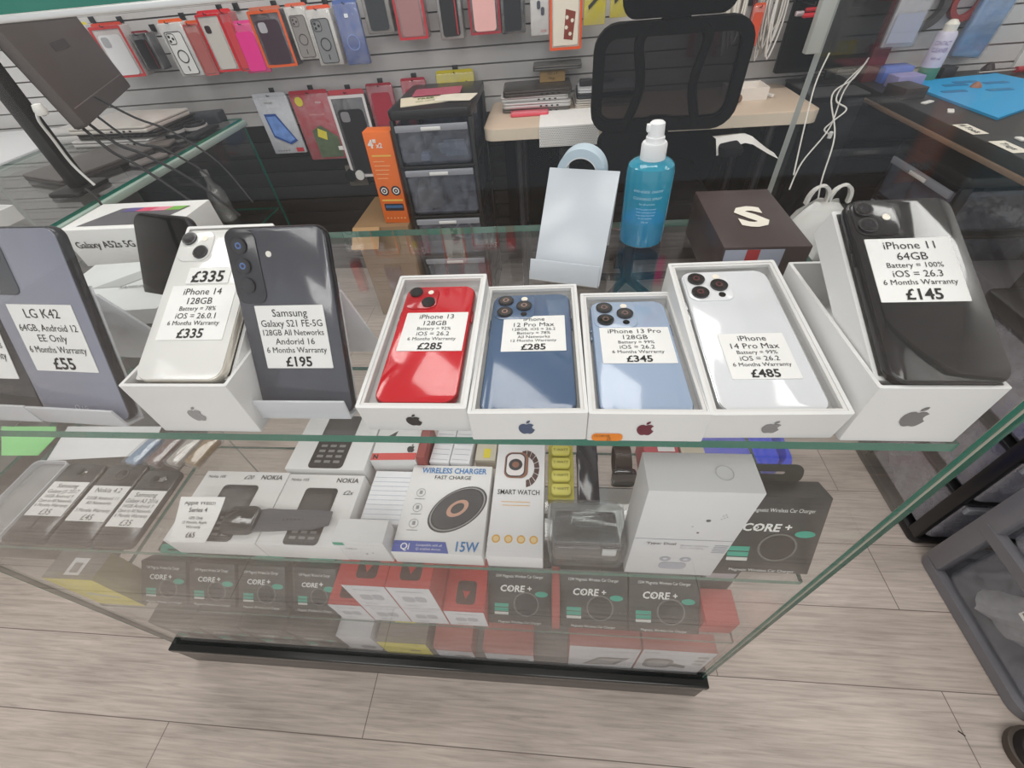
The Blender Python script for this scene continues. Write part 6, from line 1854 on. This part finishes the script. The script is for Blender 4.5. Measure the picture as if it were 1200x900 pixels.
for x_ in (0.002, 0.370):
    for y_ in (0.290, 0.012):
        if y_ > 0.1:
            MB().bbox(x_, y_, 0.0285, x_ + 0.028, y_ + 0.045, 0.384, 0.004).build('post', GM, g2)
MB().bbox(0.02, 0.02, 0.004, 0.38, 0.325, 0.012, 0.002).build('base', GM, g2)
for a, b in ((0.030, 0.196), (0.228, 0.382)):
    dm = MB()
    rr = lambda i_, q: [(x_, y_, q) for x_, y_ in rpoly(0.010 + i_, 0.006 + i_, 0.390 - i_, 0.285 - i_, 0.030, 5)]
    dm.loops([rr(0.010, a), rr(0.0, a + 0.014), rr(0.0, b), rr(0.003, b), rr(0.003, a + 0.014), rr(0.012, a + 0.003)])
    dm.build('drawer', FR2, g2)
pbg = thing('plastic_bag', 'crumpled white plastic bag inside the lower drawer of grey tower', 'bag', (1.005, 0.37, 0.036))
rnd = random.Random(9)
Lb = []
for k, (zz_, s_) in enumerate(((0.0, 0.055), (0.03, 0.068), (0.08, 0.062), (0.12, 0.04), (0.145, 0.016))):
    Lb.append([(s_ * 0.9 * (1 + 0.22 * math.sin(3 * a_ + k * 1.7) + 0.10 * math.sin(9 * a_ + k)) * math.cos(a_), -0.02 * k + s_ * 0.85 * (1 + 0.22 * math.sin(4 * a_ + k)) * math.sin(a_) - 0.01 * k, zz_) for a_ in [2 * math.pi * i / 26 for i in range(26)]])
MB().loops(Lb).build('film', clear_mat('crumpled_film', (0.9, 0.9, 0.9), body=0.88, body_col=(0.86, 0.84, 0.80), rough=0.3, wob=0.10), pbg)
tg = thing('tape_label', 'white printed label strip stuck on the grey tower drawer', 'label', mat=Matrix.Translation((0.9272, 0.335, 0.150)) @ Matrix.Rotation(math.radians(-90), 4, 'Z') @ Matrix.Rotation(math.radians(90), 4, 'X'))
MB().rrect(0, 0, 0.095, 0.024, 0.001, 0, 0.0006).build('tape', M('eeece6', 0.6), tg, False)
g = MB(Matrix.Translation((0, 0, 0.0007)))
g.text('keyed up hand rolls', 0.047, 0.008, 0.010, 0.088, 0.012)
g.build('printed_text', INK(), tg, False)

bt_ = thing('plastic_tub', 'bright blue plastic tub on the floor behind the glass case', 'tub', (0.335, 0.665, 0.0))
bt_.scale = (1.0, 1.0, 0.66)
f = lambda i_, q: [(x_, y_, q) for x_, y_ in rpoly(i_, i_, 0.285 - i_, 0.20 - i_, 0.05, 6)]
MB().loops([f(0.02, 0), f(0.0, 0.22), f(-0.008, 0.235), f(-0.006, 0.242), f(0.004, 0.242), f(0.006, 0.22), f(0.026, 0.008)]).build('tub', M('2740c8', 0.35), bt_)
MB().rrect(0.012, 0.012, 0.273, 0.188, 0.04, 0.16, 0.215, 0.01).build('contents', M('2a45d0', 0.6), bt_)
MB().bbox(0.145, -0.020, 0.20, 0.190, 0.012, 0.250, 0.006).build('clip', M('2c3440', 0.4), bt_)

sh = thing('shoe', 'dark shoe toe on the floor at the bottom right corner', 'shoe', onz(1284, 962, 0.0), math.radians(28))
MB().loops([[(x_ * s_, y_ * s_, z_) for x_, y_ in rpoly(-0.045, -0.12, 0.045, 0.14, 0.043, 8)] for z_, s_ in ((0.0, 0.98), (0.006, 1.0), (0.020, 1.0), (0.022, 0.97))]).build('sole', M('4a4038', 0.5), sh)
MB().loops([[(x_ * sx_, y_ * sy_ - dy_, z_) for x_, y_ in rpoly(-0.045, -0.12, 0.045, 0.14, 0.043, 8)] for z_, sx_, sy_, dy_ in ((0.0205, 0.95, 0.96, 0), (0.035, 0.90, 0.93, 0.003), (0.052, 0.74, 0.80, 0.015), (0.064, 0.50, 0.58, 0.03), (0.068, 0.2, 0.3, 0.04))]).build('upper', M('1c1817', 0.45), sh)
cp = onz(1122, 857, 0.0)
o = thing('wood_splinter', 'tiny dark splinter lying on the floor near the bottom right', 'debris', (cp.x, cp.y, 0.0), math.radians(-40))
MB().rrect(0, 0, 0.012, 0.0022, 0.0008, 0, 0.0018, 0.0005).build('splinter', M('2c221c', 0.6), o)
